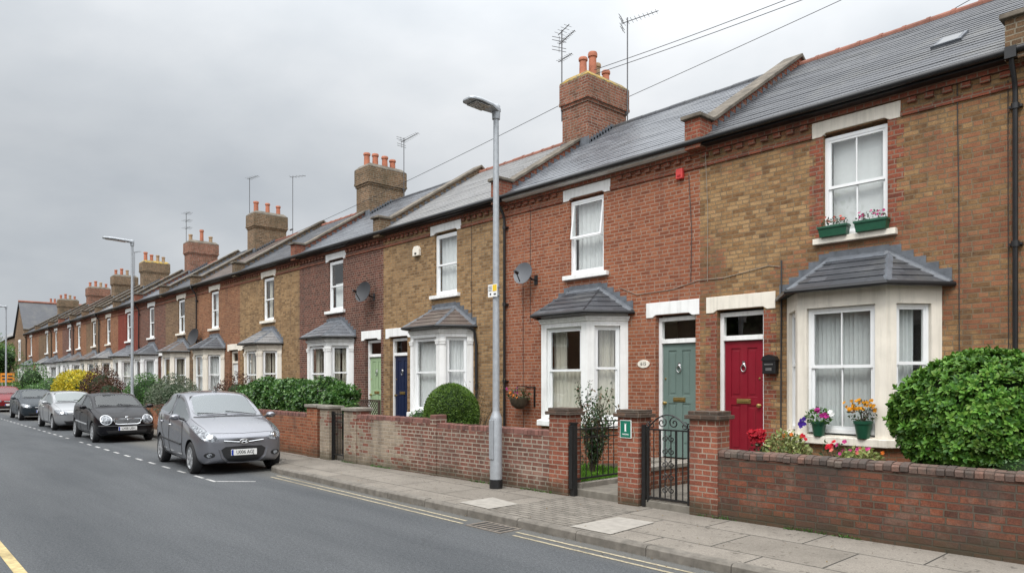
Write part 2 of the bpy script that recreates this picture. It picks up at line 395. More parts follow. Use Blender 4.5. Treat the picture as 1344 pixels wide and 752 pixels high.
M['leaf_y'] = foliage('golden_leaves', [(.30, .26, .02), (.55, .42, .02), (.62, .50, .03), (.20, .24, .03)], .5, .3)
M['leaf_m'] = foliage('purple_red_leaves', [(.05, .015, .014), (.09, .028, .022), (.07, .05, .02), (.11, .045, .03)], .5, .3)
M['leaf_g'] = foliage('grey_green_leaves', [(.05, .075, .045), (.09, .12, .075), (.13, .16, .10), (.16, .18, .13)], .55, .3)
M['leaf_b'] = foliage('bright_green_leaves', [(.03, .09, .015), (.05, .14, .02), (.08, .19, .03)], .5, .35)
M['leaf_v'] = foliage('variegated_leaves', [(.16, .21, .05), (.26, .30, .09), (.33, .34, .15), (.10, .16, .04)], .5, .3)
M['leaf_dry'] = foliage('straw_brown_leaves', [(.14, .09, .045), (.20, .14, .07), (.09, .08, .03)], .7, .2)
M['grass'] = foliage('lawn_grass', [(.05, .13, .012), (.09, .20, .02), (.13, .25, .03)], .6, .2)
for k, c in dict(red=(.58, .012, .03), pink=(.55, .05, .22), magenta=(.38, .02, .20), violet=(.07, .02, .30), orange=(.78, .20, .02), amber=(.80, .36, .015), white=(.8, .8, .78), salmon=(.65, .18, .14)).items():
    M['fl_' + k] = foliage('petals_' + k, [tuple(q * .7 for q in c), c], .55, .25)

# road and paving
m_, nt_, b_ = mat('asphalt')
P_ = geo_pos(nt_)
f1 = noise(nt_, P_, 75., 4, .85); mp_ = nt_.nodes.new('ShaderNodeMapping'); mp_.inputs['Scale'].default_value = (.12, .8, 1); L(nt_, P_, mp_.inputs['Vector']); f2 = noise(nt_, mp_.outputs[0], 1., 6, .6); f3 = noise(nt_, P_, 28., 4, .8)
vo = N(nt_, 'ShaderNodeTexVoronoi', Scale=95.); L(nt_, P_, vo.inputs['Vector'])
c_ = mix(nt_, ramp(nt_, f2, [(.35, 0.), (.68, 1.)]), (.052, .056, .060), (.080, .084, .088))
c_ = mix(nt_, 1., c_, ramp(nt_, f1, [(.28, .30), (.70, 1.85)]), 'MULTIPLY')
c_ = mix(nt_, 1., c_, ramp(nt_, f3, [(.3, .72), (.7, 1.3)]), 'MULTIPLY')
c_ = mix(nt_, ramp(nt_, vo.outputs['Distance'], [(.10, .5), (.2, 0.)]), c_, (.14, .14, .14))
sx_ = nt_.nodes.new('ShaderNodeSeparateXYZ'); L(nt_, P_, sx_.inputs[0])
trk = mth(nt_, 'SINE', mth(nt_, 'MULTIPLY_ADD', sx_.outputs[1], 3.6, 1.1))       # tyre tracks polished by traffic
trk = mth(nt_, 'MULTIPLY', ramp(nt_, trk, [(.3, 0.), (.95, 1.)]), noise(nt_, P_, .25, 3))
c_ = mix(nt_, mth(nt_, 'MULTIPLY', trk, .12), c_, (.095, .098, .10))
gut = ramp(nt_, mth(nt_, 'ADD', sx_.outputs[1], mth(nt_, 'MULTIPLY', mth(nt_, 'SUBTRACT', noise(nt_, P_, 2.5, 4), .5), .5)), [(.0, 0.), (1., 0.)])
c_ = mix(nt_, ramp(nt_, mth(nt_, 'MULTIPLY_ADD', sx_.outputs[1], 1.0, -4.9), [(.35, 0.), (.85, .5)]), c_, (.15, .14, .12))
vc = N(nt_, 'ShaderNodeTexVoronoi', Scale=.33); vc.feature = 'DISTANCE_TO_EDGE'
wv_ = nt_.nodes.new('ShaderNodeVectorMath'); wv_.operation = 'MULTIPLY_ADD'; nn_ = N(nt_, 'ShaderNodeTexNoise', Scale=2.5, Detail=5.); L(nt_, P_, nn_.inputs['Vector']); L(nt_, nn_.outputs['Color'], wv_.inputs[0]); wv_.inputs[1].default_value = (.5, .5, 0); L(nt_, P_, wv_.inputs[2]); L(nt_, wv_.outputs[0], vc.inputs['Vector'])
crk = mth(nt_, 'MULTIPLY', ramp(nt_, vc.outputs['Distance'], [(.0, 1.), (.006, 0.)]), ramp(nt_, noise(nt_, P_, .35, 3), [(.55, 0.), (.63, .22)]))
c_ = mix(nt_, crk, c_, (.018, .018, .018))
stn = ramp(nt_, noise(nt_, P_, 1.3, 5, .65), [(.62, 0.), (.76, .15)]); c_ = mix(nt_, stn, c_, (.032, .033, .035))
L(nt_, c_, b_.inputs['Base Color']); b_.inputs['Roughness'].default_value = .85; b_.inputs['Specular IOR Level'].default_value = .15
bump(nt_, b_, mth(nt_, 'ADD', f1, vo.outputs['Distance']), .6, .004)
M['asphalt'] = m_

def paving(name, bw, rh, c0, c1, ms=.009, joint=(.05, .047, .042), offset=.5, stain=.4):
    m, nt, b = mat(name); uv = coords(nt, 'UV'); P = geo_pos(nt)
    br = N(nt, 'ShaderNodeTexBrick', Scale=1.)
    br.inputs['Color1'].default_value = (0, 0, 0, 1); br.inputs['Color2'].default_value = (1, 1, 1, 1); br.inputs['Mortar'].default_value = (.3, .3, .3, 1)
    br.inputs['Mortar Size'].default_value = ms; br.inputs['Mortar Smooth'].default_value = .2
    br.inputs['Brick Width'].default_value = bw; br.inputs['Row Height'].default_value = rh; br.offset = offset
    L(nt, uv, br.inputs['Vector'])
    c = mix(nt, mth(nt, 'ADD', mth(nt, 'MULTIPLY', br.outputs['Color'], .9), mth(nt, 'MULTIPLY', noise(nt, P, 1.1, 5), .3)), c0, c1)
    c = mix(nt, 1., c, ramp(nt, noise(nt, P, 85., 3, .8), [(.25, .60), (.75, 1.38)]), 'MULTIPLY')
    c = mix(nt, mth(nt, 'MULTIPLY', ramp(nt, noise(nt, P, 1.9, 7, .68), [(.45, 0.), (.75, 1.)]), stain), c, tuple(k * .45 for k in c0))
    spots = ramp(nt, noise(nt, P, 15., 1), [(.685, 0.), (.70, .75)])
    c = mix(nt, spots, c, tuple(k * .55 for k in c0))
    c = mix(nt, br.outputs['Fac'], c, joint)
    L(nt, c, b.inputs['Base Color']); b.inputs['Roughness'].default_value = .9; b.inputs['Specular IOR Level'].default_value = .15
    bump(nt, b, mth(nt, 'ADD', mth(nt, 'MULTIPLY', br.outputs['Fac'], -1.5), mth(nt, 'MULTIPLY', noise(nt, P, 60., 4), .5)), .7, .005)
    return m
M['slabs'] = paving('concrete_paving_slabs', 1.12, .78, (.155, .138, .117), (.215, .193, .165))
M['setts'] = paving('small_block_paving', .21, .105, (.15, .135, .115), (.205, .185, .158), ms=.007)
M['kerb'] = simple('kerb_stone', (.145, .13, .11), .85, .3, 9, dirt=.45, bmp=.004)
M['newslab'] = simple('pale_new_slab', (.27, .25, .22), .85, .15, 9, bmp=.002)
M['path'] = simple('concrete_path', (.16, .145, .12), .9, .25, 7, dirt=.4, bmp=.004)
M['ground'] = simple('far_ground', (.10, .11, .06), .95, .3, 1)
# ------------------------------------------------------------------ building kit
def frame_of(ox, oy, tx, ty):
    """frame(s along the wall, d into the wall, z): outward normal is on the right of the run direction"""
    l = math.hypot(tx, ty); tx /= l; ty /= l
    return lambda s, d, z: (ox + tx * s - ty * d, oy + ty * s + tx * d, z)

def panel(mb, fr, length, z0, z1, holes, thick, m=0):
    S = sorted({0, length, *[h[0] for h in holes], *[h[1] for h in holes]})
    Z = sorted({z0, z1, *[h[2] for h in holes], *[h[3] for h in holes]})
    solid = {}
    for a in range(len(S) - 1):
        for c in range(len(Z) - 1):
            sm = (S[a] + S[a + 1]) / 2; zm = (Z[c] + Z[c + 1]) / 2
            solid[a, c] = not any(h[0] < sm < h[1] and h[2] < zm < h[3] for h in holes)
    for (a, c), ok in solid.items():
        if not ok: continue
        s0, s1, za, zb = S[a], S[a + 1], Z[c], Z[c + 1]
        mb.face([fr(s0, 0, za), fr(s1, 0, za), fr(s1, 0, zb), fr(s0, 0, zb)], m)
        mb.face([fr(s0, thick, za), fr(s0, thick, zb), fr(s1, thick, zb), fr(s1, thick, za)], m)
        if not solid.get((a - 1, c)): mb.face([fr(s0, 0, za), fr(s0, 0, zb), fr(s0, thick, zb), fr(s0, thick, za)], m)
        if not solid.get((a + 1, c)): mb.face([fr(s1, 0, za), fr(s1, thick, za), fr(s1, thick, zb), fr(s1, 0, zb)], m)
        if not solid.get((a, c - 1)): mb.face([fr(s0, 0, za), fr(s0, thick, za), fr(s1, thick, za), fr(s1, 0, za)], m)
        if not solid.get((a, c + 1)): mb.face([fr(s0, 0, zb), fr(s1, 0, zb), fr(s1, thick, zb), fr(s0, thick, zb)], m)

def sheet(mb, fr, s0, s1, z0, z1, d, amp=.018, waves=9, m=0):
    n = max(8, int(waves * 6)); ph = random.random() * 6
    V = []
    for k in range(n + 1):
        u = k / n; s = s0 + (s1 - s0) * u
        dd = d + amp * math.sin(u * waves * 2 * math.pi + ph) + amp * .5 * math.sin(u * waves * 3.3 + ph * 2)
        V += [fr(s, dd, z0), fr(s, dd + amp * .3, (z0 + z1) / 2), fr(s, dd, z1)]
    F = []
    for k in range(n):
        for j in (0, 1): F.append((3 * k + j, 3 * k + 3 + j, 3 * k + 4 + j, 3 * k + 1 + j))
    mb.mesh(V, F, m, True)

def blinds(mb, fr, s0, s1, z0, z1, d):
    s = s0; k = 0
    while s < s1:
        w = .085; a = R(28 + random.uniform(-6, 6))
        p = [fr(s, d, z0), fr(min(s + w * math.cos(a), s1 + .03), d + w * math.sin(a), z0), fr(min(s + w * math.cos(a), s1 + .03), d + w * math.sin(a), z1), fr(s, d, z1)]
        mb.face(p); s += .062; k += 1

def sash(fm, gm, fr, s0, s1, z0, z1, d0=.06, bars=(0, 0), wf=.05, split=.5, deep=.07, tilt=0, head=True):
    """white frame members into fm, panes into gm"""
    zm = z0 + (z1 - z0) * split
    fm.fbox(fr, s0, s0 + wf, d0, d0 + deep, z0, z1); fm.fbox(fr, s1 - wf, s1, d0, d0 + deep, z0, z1)
    fm.fbox(fr, s0 + wf, s1 - wf, d0, d0 + deep, z0, z0 + wf * 1.3); fm.fbox(fr, s0 + wf, s1 - wf, d0, d0 + deep, z1 - wf, z1)
    r = .035
    def leaf(za, zb, d, nb, tl=0):
        def f2(s, dd, z): return fr(s, dd - tl * (zb - z) / (zb - za), z)
        a, b = s0 + wf, s1 - wf
        fm.fbox(f2, a, a + r, d, d + .04, za, zb); fm.fbox(f2, b - r, b, d, d + .04, za, zb)
        fm.fbox(f2, a + r, b - r, d, d + .04, za, za + r + .008); fm.fbox(f2, a + r, b - r, d, d + .04, zb - r, zb)
        for k in range(nb):
            c = a + (b - a) * (k + 1) / (nb + 1)
            fm.fbox(f2, c - .009, c + .009, d + .006, d + .034, za + r + .008, zb - r)
        gm.fbox(f2, a + r - .004, b - r + .004, d + .017, d + .023, za + r, zb - r + .004)
    leaf(zm - .02, z1 - wf, d0 + .008, bars[0], tilt)
    leaf(z0 + wf * 1.3, zm + .015, d0 + .03 if not tilt else d0 + .02, bars[1])

def lintel_poly(x0, x1, z0, z1, y):
    w = x1 - x0; e = .14; ch = .07; up = .045
    return [(x0, y, z0), (x0 + e, y, z0), (x0 + e + ch, y, z0 + up), (x1 - e - ch, y, z0 + up), (x1 - e, y, z0), (x1, y, z0), (x1, y, z1), (x0, y, z1)]

def zroof(y): return 5.80 + (y - 10.40) * .646
RY = 13.96

def make_window(root, cx, frame_mat, lint_mat, curtain, w=.90, z0=3.86, z1=5.36, bars=(0, 0), tilt=0):
    mb = MB(); g = MB()
    fr = frame_of(cx - w / 2, FY, 1, 0)
    sash(mb, g, fr, 0, w, z0, z1, d0=.055, bars=bars, tilt=tilt)
    win = mb.build('window', frame_mat, root)
    g.build('pane', M['glass'], win)
    c = MB()
    if curtain == 'voile': sheet(c, fr, .06, w - .06, z0 + .05, z1 - .05, .20, amp=.003, waves=2)
    elif curtain == 'net': sheet(c, fr, .06, w - .06, z0 + .05, z1 - .05, .21, amp=random.uniform(.008, .02), waves=random.choice((5, 7, 9, 11)))
    elif curtain == 'half': sheet(c, fr, .06, w - .06, z0 + .05, z0 + .85, .21, waves=8)
    elif curtain == 'drapes':
        sheet(c, fr, .05, .30, z0 + .05, z1 - .05, .22, .03, 3); sheet(c, fr, w - .30, w - .05, z0 + .05, z1 - .05, .22, .03, 3)
    if c.v: c.build('curtain', M['net'] if curtain != 'drapes' else M['drape'], win, recalc=False)
    s = MB(); s.box(cx - w / 2 - .13, cx + w / 2 + .13, FY - .085, FY + .055, z0 - .09, z0 - .004); s.build('sill', lint_mat, win, bevel=.008)
    l = MB(); l.prism(lintel_poly(cx - w / 2 - .17, cx + w / 2 + .17, z1 + .02, z1 + .25, FY - .016), (0, .09, 0)); l.build('lintel', lint_mat, win, bevel=.006)
    return win

def make_door(root, cx, zb, paint, frame_mat, lint, knocker, lx=None, w=.84, glazed=False):
    z1 = 2.86; d = .10; x0, x1 = cx - w / 2, cx + w / 2
    fr = frame_of(x0, FY, 1, 0)
    f = MB()
    f.fbox(fr, 0, .065, d, d + .09, zb, z1 + .02); f.fbox(fr, w - .065, w, d, d + .09, zb, z1 + .02)
    f.fbox(fr, .065, w - .065, d, d + .09, z1 - .05, z1 + .02); f.fbox(fr, .065, w - .065, d - .01, d + .09, 2.41, 2.49)
    df = f.build('door_frame', frame_mat, root, bevel=.004)
    g = MB(); g.fbox(fr, .06, w - .06, d + .04, d + .046, 2.485, z1 - .045); g.build('transom_pane', M['glass'], df)
    b = MB(); b.fbox(fr, .06, w - .06, d + .5, d + .51, 2.3, z1); b.build('hall_blind', M['floor'], df)
    a, e = .07, w - .07
    lf = MB(); dl = d + .035
    lf.fbox(fr, a, e, dl + .012, dl + .05, zb + .02, 2.40)
    st = .115; mid = (a + e) / 2
    rails = [(zb + .02, zb + .24), (zb + .98, zb + 1.12), (2.28, 2.40)]
    for (s0, s1) in ((a, a + st), (e - st, e), (mid - st / 2, mid + st / 2)): lf.fbox(fr, s0, s1, dl, dl + .011, zb + .02, 2.40)
    for (q0, q1) in rails:
        lf.fbox(fr, a + st, mid - st / 2, dl, dl + .011, q0, q1); lf.fbox(fr, mid + st / 2, e - st, dl, dl + .011, q0, q1)
    for (s0, s1) in ((a + st, mid - st / 2), (mid + st / 2, e - st)):
        for (q0, q1) in ((rails[0][1], rails[1][0]), (rails[1][1], rails[2][0])):
            lf.fbox(fr, s0 + .035, s1 - .035, dl + .004, dl + .011, q0 + .04, q1 - .04)
    door = lf.build('door', paint, root, bevel=.004)
    k = MB(); k.fbox(fr, mid - .125, mid + .125, dl - .014, dl - .001, zb + 1.01, zb + 1.085); k.fbox(fr, mid - .10, mid + .10, dl - .02, dl - .0145, zb + 1.03, zb + 1.06)
    k.build('letterbox', M['brass'], door, bevel=.003)
    if knocker:
        q = MB(); zc = zb + 1.62
        q.lathe(fr(mid, dl, zc + .03), [(.028, 0), (.032, -.012), (.018, -.03), (.004, -.034)], 12, axis='y')
        q.tube([fr(mid + .042 * math.sin(t), dl - .022, zc - .03 - .055 * math.cos(t)) for t in [i * math.pi / 8 for i in range(17)]], .0085, 6)
        q.fbox(fr, mid - .02, mid + .02, dl - .02, dl - .001, zc + .055, zc + .085)
        q.build('knocker', M[knocker], door)
    h = MB(); hs = (a + .055) if lx is None else lx
    h.lathe(fr(hs, dl, zb + .98), [(.026, 0), (.026, -.006), (.012, -.012), (.012, -.03), (.03, -.04), (.032, -.055), (.015, -.064)], 12, axis='y')
    h.lathe(fr(hs, dl, zb + 1.42), [(.018, 0), (.018, -.01), (.006, -.013)], 10, axis='y')
    h.build('handle', M['brass'], door)
    l = MB(); l.prism(lintel_poly(x0 - .20, x1 + .20 if not lint[1] else lint[1], 2.88, 3.15, FY - .016), (0, .10, 0)); l.build('door_lintel', lint[0], root, bevel=.006)
    s = MB(); s.box(x0 - .1, x1 + .1, FY - .32, FY + .1, GZ, zb - .004); s.build('doorstep', M['stone'], root, bevel=.01)

def make_bay(root, cx, paint, curtain, roofm, hip, sillz=.98, bars=(0, 0), left=True, capitals=False, gut='black'):
    hw, hf, P = 1.075, .60, .63
    pts = [(cx - hw, FY), (cx - hf, FY - P), (cx + hf, FY - P), (cx + hw, FY)]
    wl = MB(); fm = MB(); gl = MB(); cu = MB(); pl = MB()
    for k in range(3):
        (ax, ay), (bx, by) = pts[k], pts[k + 1]
        ln = math.hypot(bx - ax, by - ay); fr = frame_of(ax, ay, bx - ax, by - ay)
        e = .135 if k == 1 else .15
        h = (e, ln - e, sillz, 2.77)
        panel(wl, fr, ln, sillz - .01, 3.02, [h], .13)
        # chamfered soffit under the opening's head
        wl.prism([fr(e + .02, -.0, 2.768), fr(ln - e - .02, -.0, 2.768), fr(ln - e - .08, -.0, 2.81), fr(e + .08, -.0, 2.81)], tuple(np.array(fr(0, -.012, 0)) - np.array(fr(0, 0, 0))))
        sash(fm, gl, fr, e + .004, ln - e - .004, sillz + .03, 2.765, d0=.05, bars=bars if k == 1 else (0, 0), wf=.042 if k == 1 else .036, split=.53 if k == 1 else .55)
        panel(pl, fr, ln, GZ - .05, sillz - .125, [], .13)
        a, b = e + .02, ln - e - .02
        z0, z1 = sillz + .02, 2.75
        if curtain == 'net': sheet(cu, fr, a, b, z0, z1, .20, .014, (b - a) * 11)
        elif curtain == 'blind' and k != 2: blinds(cu, fr, a, b, z0, z1, .20)
        elif curtain == 'blind': sheet(cu, fr, a, b - .10, z0, z1, .19, .016, 6)
        elif curtain == 'halfdrape':
            sheet(cu, fr, a, b, z0, z0 + .92, .20, .012, (b - a) * 10)
            if k == 1: sheet(cu, fr, a, a + .27, z0, z1, .26, .03, 4)
            else: sheet(cu, fr, a + .12, b, z0, z1, .26, .03, 4)
        elif curtain == 'drapes':
            sheet(cu, fr, a, a + .2, z0, z1, .24, .03, 3); sheet(cu, fr, b - .2, b, z0, z1, .24, .03, 3)
        if capitals:
            for s in (0.02, ln - .12):
                wl.fbox(fr, s, s + .10, -.012, -.001, sillz + .02, 2.74)
                wl.fbox(fr, s - .015, s + .115, -.03, -.001, 2.60, 2.66); wl.fbox(fr, s - .025, s + .125, -.04, -.001, 2.66, 2.70)
    bay = wl.build('bay_window', paint, root)
    fm.build('bay_sash', M['upvc'], bay); gl.build('bay_pane', M['glass'], bay)
    if cu.v: cu.build('bay_curtain', {'blind': M['blind'], 'drapes': M['drape'], 'halfdrape': M['drape']}.get(curtain, M['net']), bay, recalc=False)
    pl.build('bay_plinth', root['wallmat'] and M[root['wallmat']], bay)
    def ring(o, z, oy=None):
        oy = o if oy is None else oy
        return [(cx - hw - o * .8, FY, z), (cx - hf - o * .45, FY - P - oy, z), (cx + hf + o * .45, FY - P - oy, z), (cx + hw + o * .8, FY, z)]
    s = MB(); s.prism(ring(.09, sillz - .125), (0, 0, .113)); s.build('bay_sill', paint, bay, bevel=.012)
    if capitals or paint is M['white']:
        c = MB(); c.prism(ring(.055, 2.90), (0, 0, .05)); c.prism(ring(.03, 2.86), (0, 0, .039)); c.build('bay_cornice', paint, bay, bevel=.006)
    # roof: hipped slate in three slopes, courses stepped
    ez, tz = 3.035, 3.53
    E_ = ring(.17, ez); T_ = [(cx - .42, FY - .02, tz), (cx + .42, FY - .02, tz)]
    rf = MB(); n = 5
    slopes = [(E_[0], E_[1], T_[0], T_[0]), (E_[1], E_[2], T_[0], T_[1]), (E_[2], E_[3], T_[1], T_[1])]
    for (a, b, ta, tb) in slopes:
        a, b, ta, tb = map(Vector, (a, b, ta, tb))
        nn = (b - a).cross(ta - a).normalized()
        if nn.z < 0: nn = -nn
        for i in range(n):
            u0, u1 = i / n, (i + 1) / n
            p0, p1 = a.lerp(ta, u0) + nn * .013, b.lerp(tb, u0) + nn * .013
            q0, q1 = a.lerp(ta, u1), b.lerp(tb, u1)
            rf.face([p0, p1, q1, q0]); rf.face([a.lerp(ta, u0), b.lerp(tb, u0), p1, p0])
    rf.face([E_[0], E_[1], E_[2], E_[3]])
    roof = rf.build('bay_roof', roofm, bay, recalc=False)
    for (a, b) in ((E_[1], T_[0]), (E_[2], T_[1])):
        hp = MB(); a, b = Vector(a), Vector(b); t = (b - a).normalized(); sd = t.cross(Vector((0, 0, 1))).normalized(); w = .055 if hip == 'lead' else .02
        up = sd.cross(t).normalized()
        if up.z < 0: up = -up
        o = up * .018
        hp.prism([a + sd * w - up * .012, a + o + up * .008, a - sd * w - up * .012], b - a)
        hp.build('hip_strip', M['lead'] if hip == 'lead' else roofm, bay)
    fl = MB()
    steps = 5
    pts2 = []
    zt = tz + .10
    for sgn in (-1, 1):
        xs0, xs1 = cx + sgn * .42, cx + sgn * (hw + .12)
        for k in range(steps):
            xa = xs0 + (xs1 - xs0) * k / steps; xb = xs0 + (xs1 - xs0) * (k + 1) / steps
            zlo = tz + (ez - tz) * (k + 1) / steps - .0; ztop = tz + (ez - tz) * k / steps + .10
            fl.box(min(xa, xb), max(xa, xb), FY - .006 - .0006 * k, FY + .01, zlo - .02, ztop)
        a, b = Vector((cx + sgn * .42, FY - .02, tz + .012)), Vector((cx + sgn * (hw + .14), FY - .01, ez + .012))
        fl.prism([a + Vector((0, 0, .02)), a + Vector((-sgn * .04, -.085, -.035)), a + Vector((-sgn * .02, -.05, .015))], b - a)
    fl.box(cx - .42, cx + .42, FY - .007, FY + .01, tz - .04, zt + .02)
    fl.prism([(cx - .42, FY - .005, tz + .035), (cx - .42, FY - .13, tz - .045), (cx - .42, FY - .12, tz - .075), (cx - .42, FY - .005, tz - .03)], (.84, 0, 0))
    fl.build('flashing', M['lead'], bay)
    gt = MB()
    gt.tube([(p[0], p[1] if k not in (0, 3) else p[1] - .01, ez - .022) for k, p in enumerate(ring(.19, 0))], .034, 8)
    gt.build('bay_gutter', M[gut], bay)
    return bay

POTS = [('pot_red', .40, .095), ('pot_red', .52, .10), ('pot_buff', .44, .10), ('pot_red', .36, .09)]
def make_chimney(root, bx, ztop, brickm, pots, seed, cap='coping'):
    rr = random.Random(seed)
    x0, x1, y0, y1 = bx - .42, bx + .42, 12.95, 14.42
    c = MB()
    c.box(x0, x1, y0, y1, 7.0, ztop - .62)
    for k, (e, za, zb) in enumerate(((.03, ztop - .619, ztop - .545), (.065, ztop - .544, ztop - .47), (.055, ztop - .469, ztop))):
        c.box(x0 - e, x1 + e, y0 - e, y1 + e, za, zb)
    ch = c.build('chimney', brickm, root)
    k = MB()
    q0 = [(x0 - .05, y0 - .05), (x1 + .05, y0 - .05), (x1 + .05, y1 + .05), (x0 - .05, y1 + .05)]
    q1 = [(x0 + .08, y0 + .08), (x1 - .08, y0 + .08), (x1 - .08, y1 - .08), (x0 + .08, y1 - .08)]
    V = [(*p, ztop + .001) for p in q0] + [(*p, ztop + .03) for p in q0] + [(*p, ztop + .16) for p in q1]
    k.mesh(V, [(0, 1, 2, 3), (8, 9, 10, 11)] + [(i, (i + 1) % 4, 4 + (i + 1) % 4, 4 + i) for i in range(4)] + [(4 + i, 4 + (i + 1) % 4, 8 + (i + 1) % 4, 8 + i) for i in range(4)])
    k.build('chimney_cap', M['lichen'] if cap == 'lichen' else M['coping'], ch)
    for j, (col, h, r) in enumerate(pots):
        yy = y0 + .2 + (y1 - y0 - .4) * j / max(1, len(pots) - 1); xx = bx + rr.uniform(-.1, .1)
        p = MB(); p.lathe((xx, yy, ztop + .10), [(r * .98, 0), (r * .93, h * .5), (r * .88, h * .82), (r * 1.12, h * .84), (r * 1.16, h * .93), (r * 1.0, h), (r * .74, h), (r * .7, h - .1)], 14)
        p.build('chimney_pot', M[col], ch)
    fl = MB()
    n = 9
    for k in range(n):     # stepped soakers where the stack meets the front slope, both cheeks
        ya = y0 + (13.9 - y0) * k / n; yb = y0 + (13.9 - y0) * (k + 1) / n
        for xx, sg in ((x1, 1), (x0, -1)):
            fl.box(min(xx, xx + sg * .012), max(xx, xx + sg * .012), ya - .004, yb + .05, zroof(ya) - .05, zroof(ya) + .15)
    fl.box(x0 - .05, x1 + .05, y0 - .014, y0 - .001, zroof(y0) - .1, zroof(y0) + .2)
    fl.build('chimney_flashing', M['lead'], ch)
    return ch

def make_parapet(root, bx, brickm, flash_side=1, w=.15, lead='lead'):
    p = MB()
    f = lambda y: zroof(y) + .14
    poly = [(bx - w, 10.36, 5.66), (bx - w, 10.36, 6.16), (bx - w, 10.70, 6.16), (bx - w, 10.70, f(10.70)), (bx - w, RY, f(RY)), (bx - w, 17.3, f(2 * RY - 17.3)), (bx - w, 17.3, 5.5), (bx - w, 10.6, 5.66)]
    p.prism(poly, (2 * w, 0, 0))
    pa = p.build('parapet', brickm, root)
    c = MB(); e = w + .05
    c.box(bx - e, bx + e, 10.30, 10.74, 6.161, 6.225)
    a = Vector((0, 10.745, f(10.745) + .006)); b = Vector((0, RY + .0, f(RY) + .006)); d = Vector((0, 17.3, f(2 * RY - 17.3) + .006))
    c.prism([(bx - e, a.y, a.z), (bx - e, b.y, b.z), (bx - e, d.y, d.z), (bx - e, d.y, d.z + .075), (bx - e, b.y, b.z + .075), (bx - e, a.y, a.z + .075)], (2 * e, 0, 0))
    c.build('coping', M['coping'], pa, bevel=.012)
    n = 15
    for sg in (1, -1):
        fl = MB()
        for k in range(n):
            ya = 10.75 + (13.6 - 10.75) * k / n; yb = 10.75 + (13.6 - 10.75) * (k + 1) / n
            xx = bx + sg * w
            fl.box(min(xx, xx + sg * .008), max(xx, xx + sg * .008), ya - .02, yb + .05, zroof(ya) - .03, zroof(ya) + .095)
        fl.build('parapet_flashing', M[lead], pa)
    return pa

def make_roof(root, x0, x1, m, ridge, n=26):
    r = MB()
    ye, ze = 10.40, 5.80
    for k in range(n):
        u0, u1 = k / n, (k + 1) / n
        ya, yb = ye + (RY - ye) * u0, ye + (RY - ye) * u1
        lift = .003
        # tiny irregular sag so the courses are not ruler straight
        segs = 6; xs = [x0 + (x1 - x0) * i / segs for i in range(segs + 1)]
        up = [random.uniform(-.004, .005) for _ in xs]
        for i in range(segs):
            r.face([(xs[i], ya - .01, zroof(ya) + lift + up[i]), (xs[i + 1], ya - .01, zroof(ya) + lift + up[i + 1]), (xs[i + 1], yb, zroof(yb) + .001), (xs[i], yb, zroof(yb) + .001)])
            r.face([(xs[i], ya - .004, zroof(ya) - .004), (xs[i + 1], ya - .004, zroof(ya) - .004), (xs[i + 1], ya - .01, zroof(ya) + lift + up[i + 1]), (xs[i], ya - .01, zroof(ya) + lift + up[i])])
    r.face([(x0, RY, zroof(RY)), (x1, RY, zroof(RY)), (x1, 17.6, zroof(2 * RY - 17.6)), (x0, 17.6, zroof(2 * RY - 17.6))])
    r.face([(x0, ye, ze - .03), (x0, RY, zroof(RY) - .03), (x1, RY, zroof(RY) - .03), (x1, ye, ze - .03)])
    rf = r.build('roof', m, root, recalc=False)
    t = MB(); L_ = .40; nn = max(1, round((x1 - x0) / L_)); s = (x1 - x0) / nn
    for k in range(nn):
        a = x0 + k * s; rr = .085
        prof = [(RY + rr * math.cos(q) * 1.15, zroof(RY) - .035 + rr * math.sin(q)) for q in [R(-8 + 196 * i / 8) for i in range(9)]]
        inn = [(y, z - .02) for (y, z) in prof[::-1]]
        dz = random.uniform(-.006, .006)
        t.prism([(a + .004, y, z + dz) for (y, z) in prof + inn], (s - .008, 0, 0))
        if ridge != 'slate':
            t.prism([(a + s - .035, RY + (y - RY) * 1.1, zroof(RY) - .035 + (z - zroof(RY) + .035) * 1.13 + dz) for (y, z) in prof + inn], (.06, 0, 0))
    t.build('ridge_tile_run', M['terra'] if ridge == 'terra' else M['s_dark'], rf)
    return rf

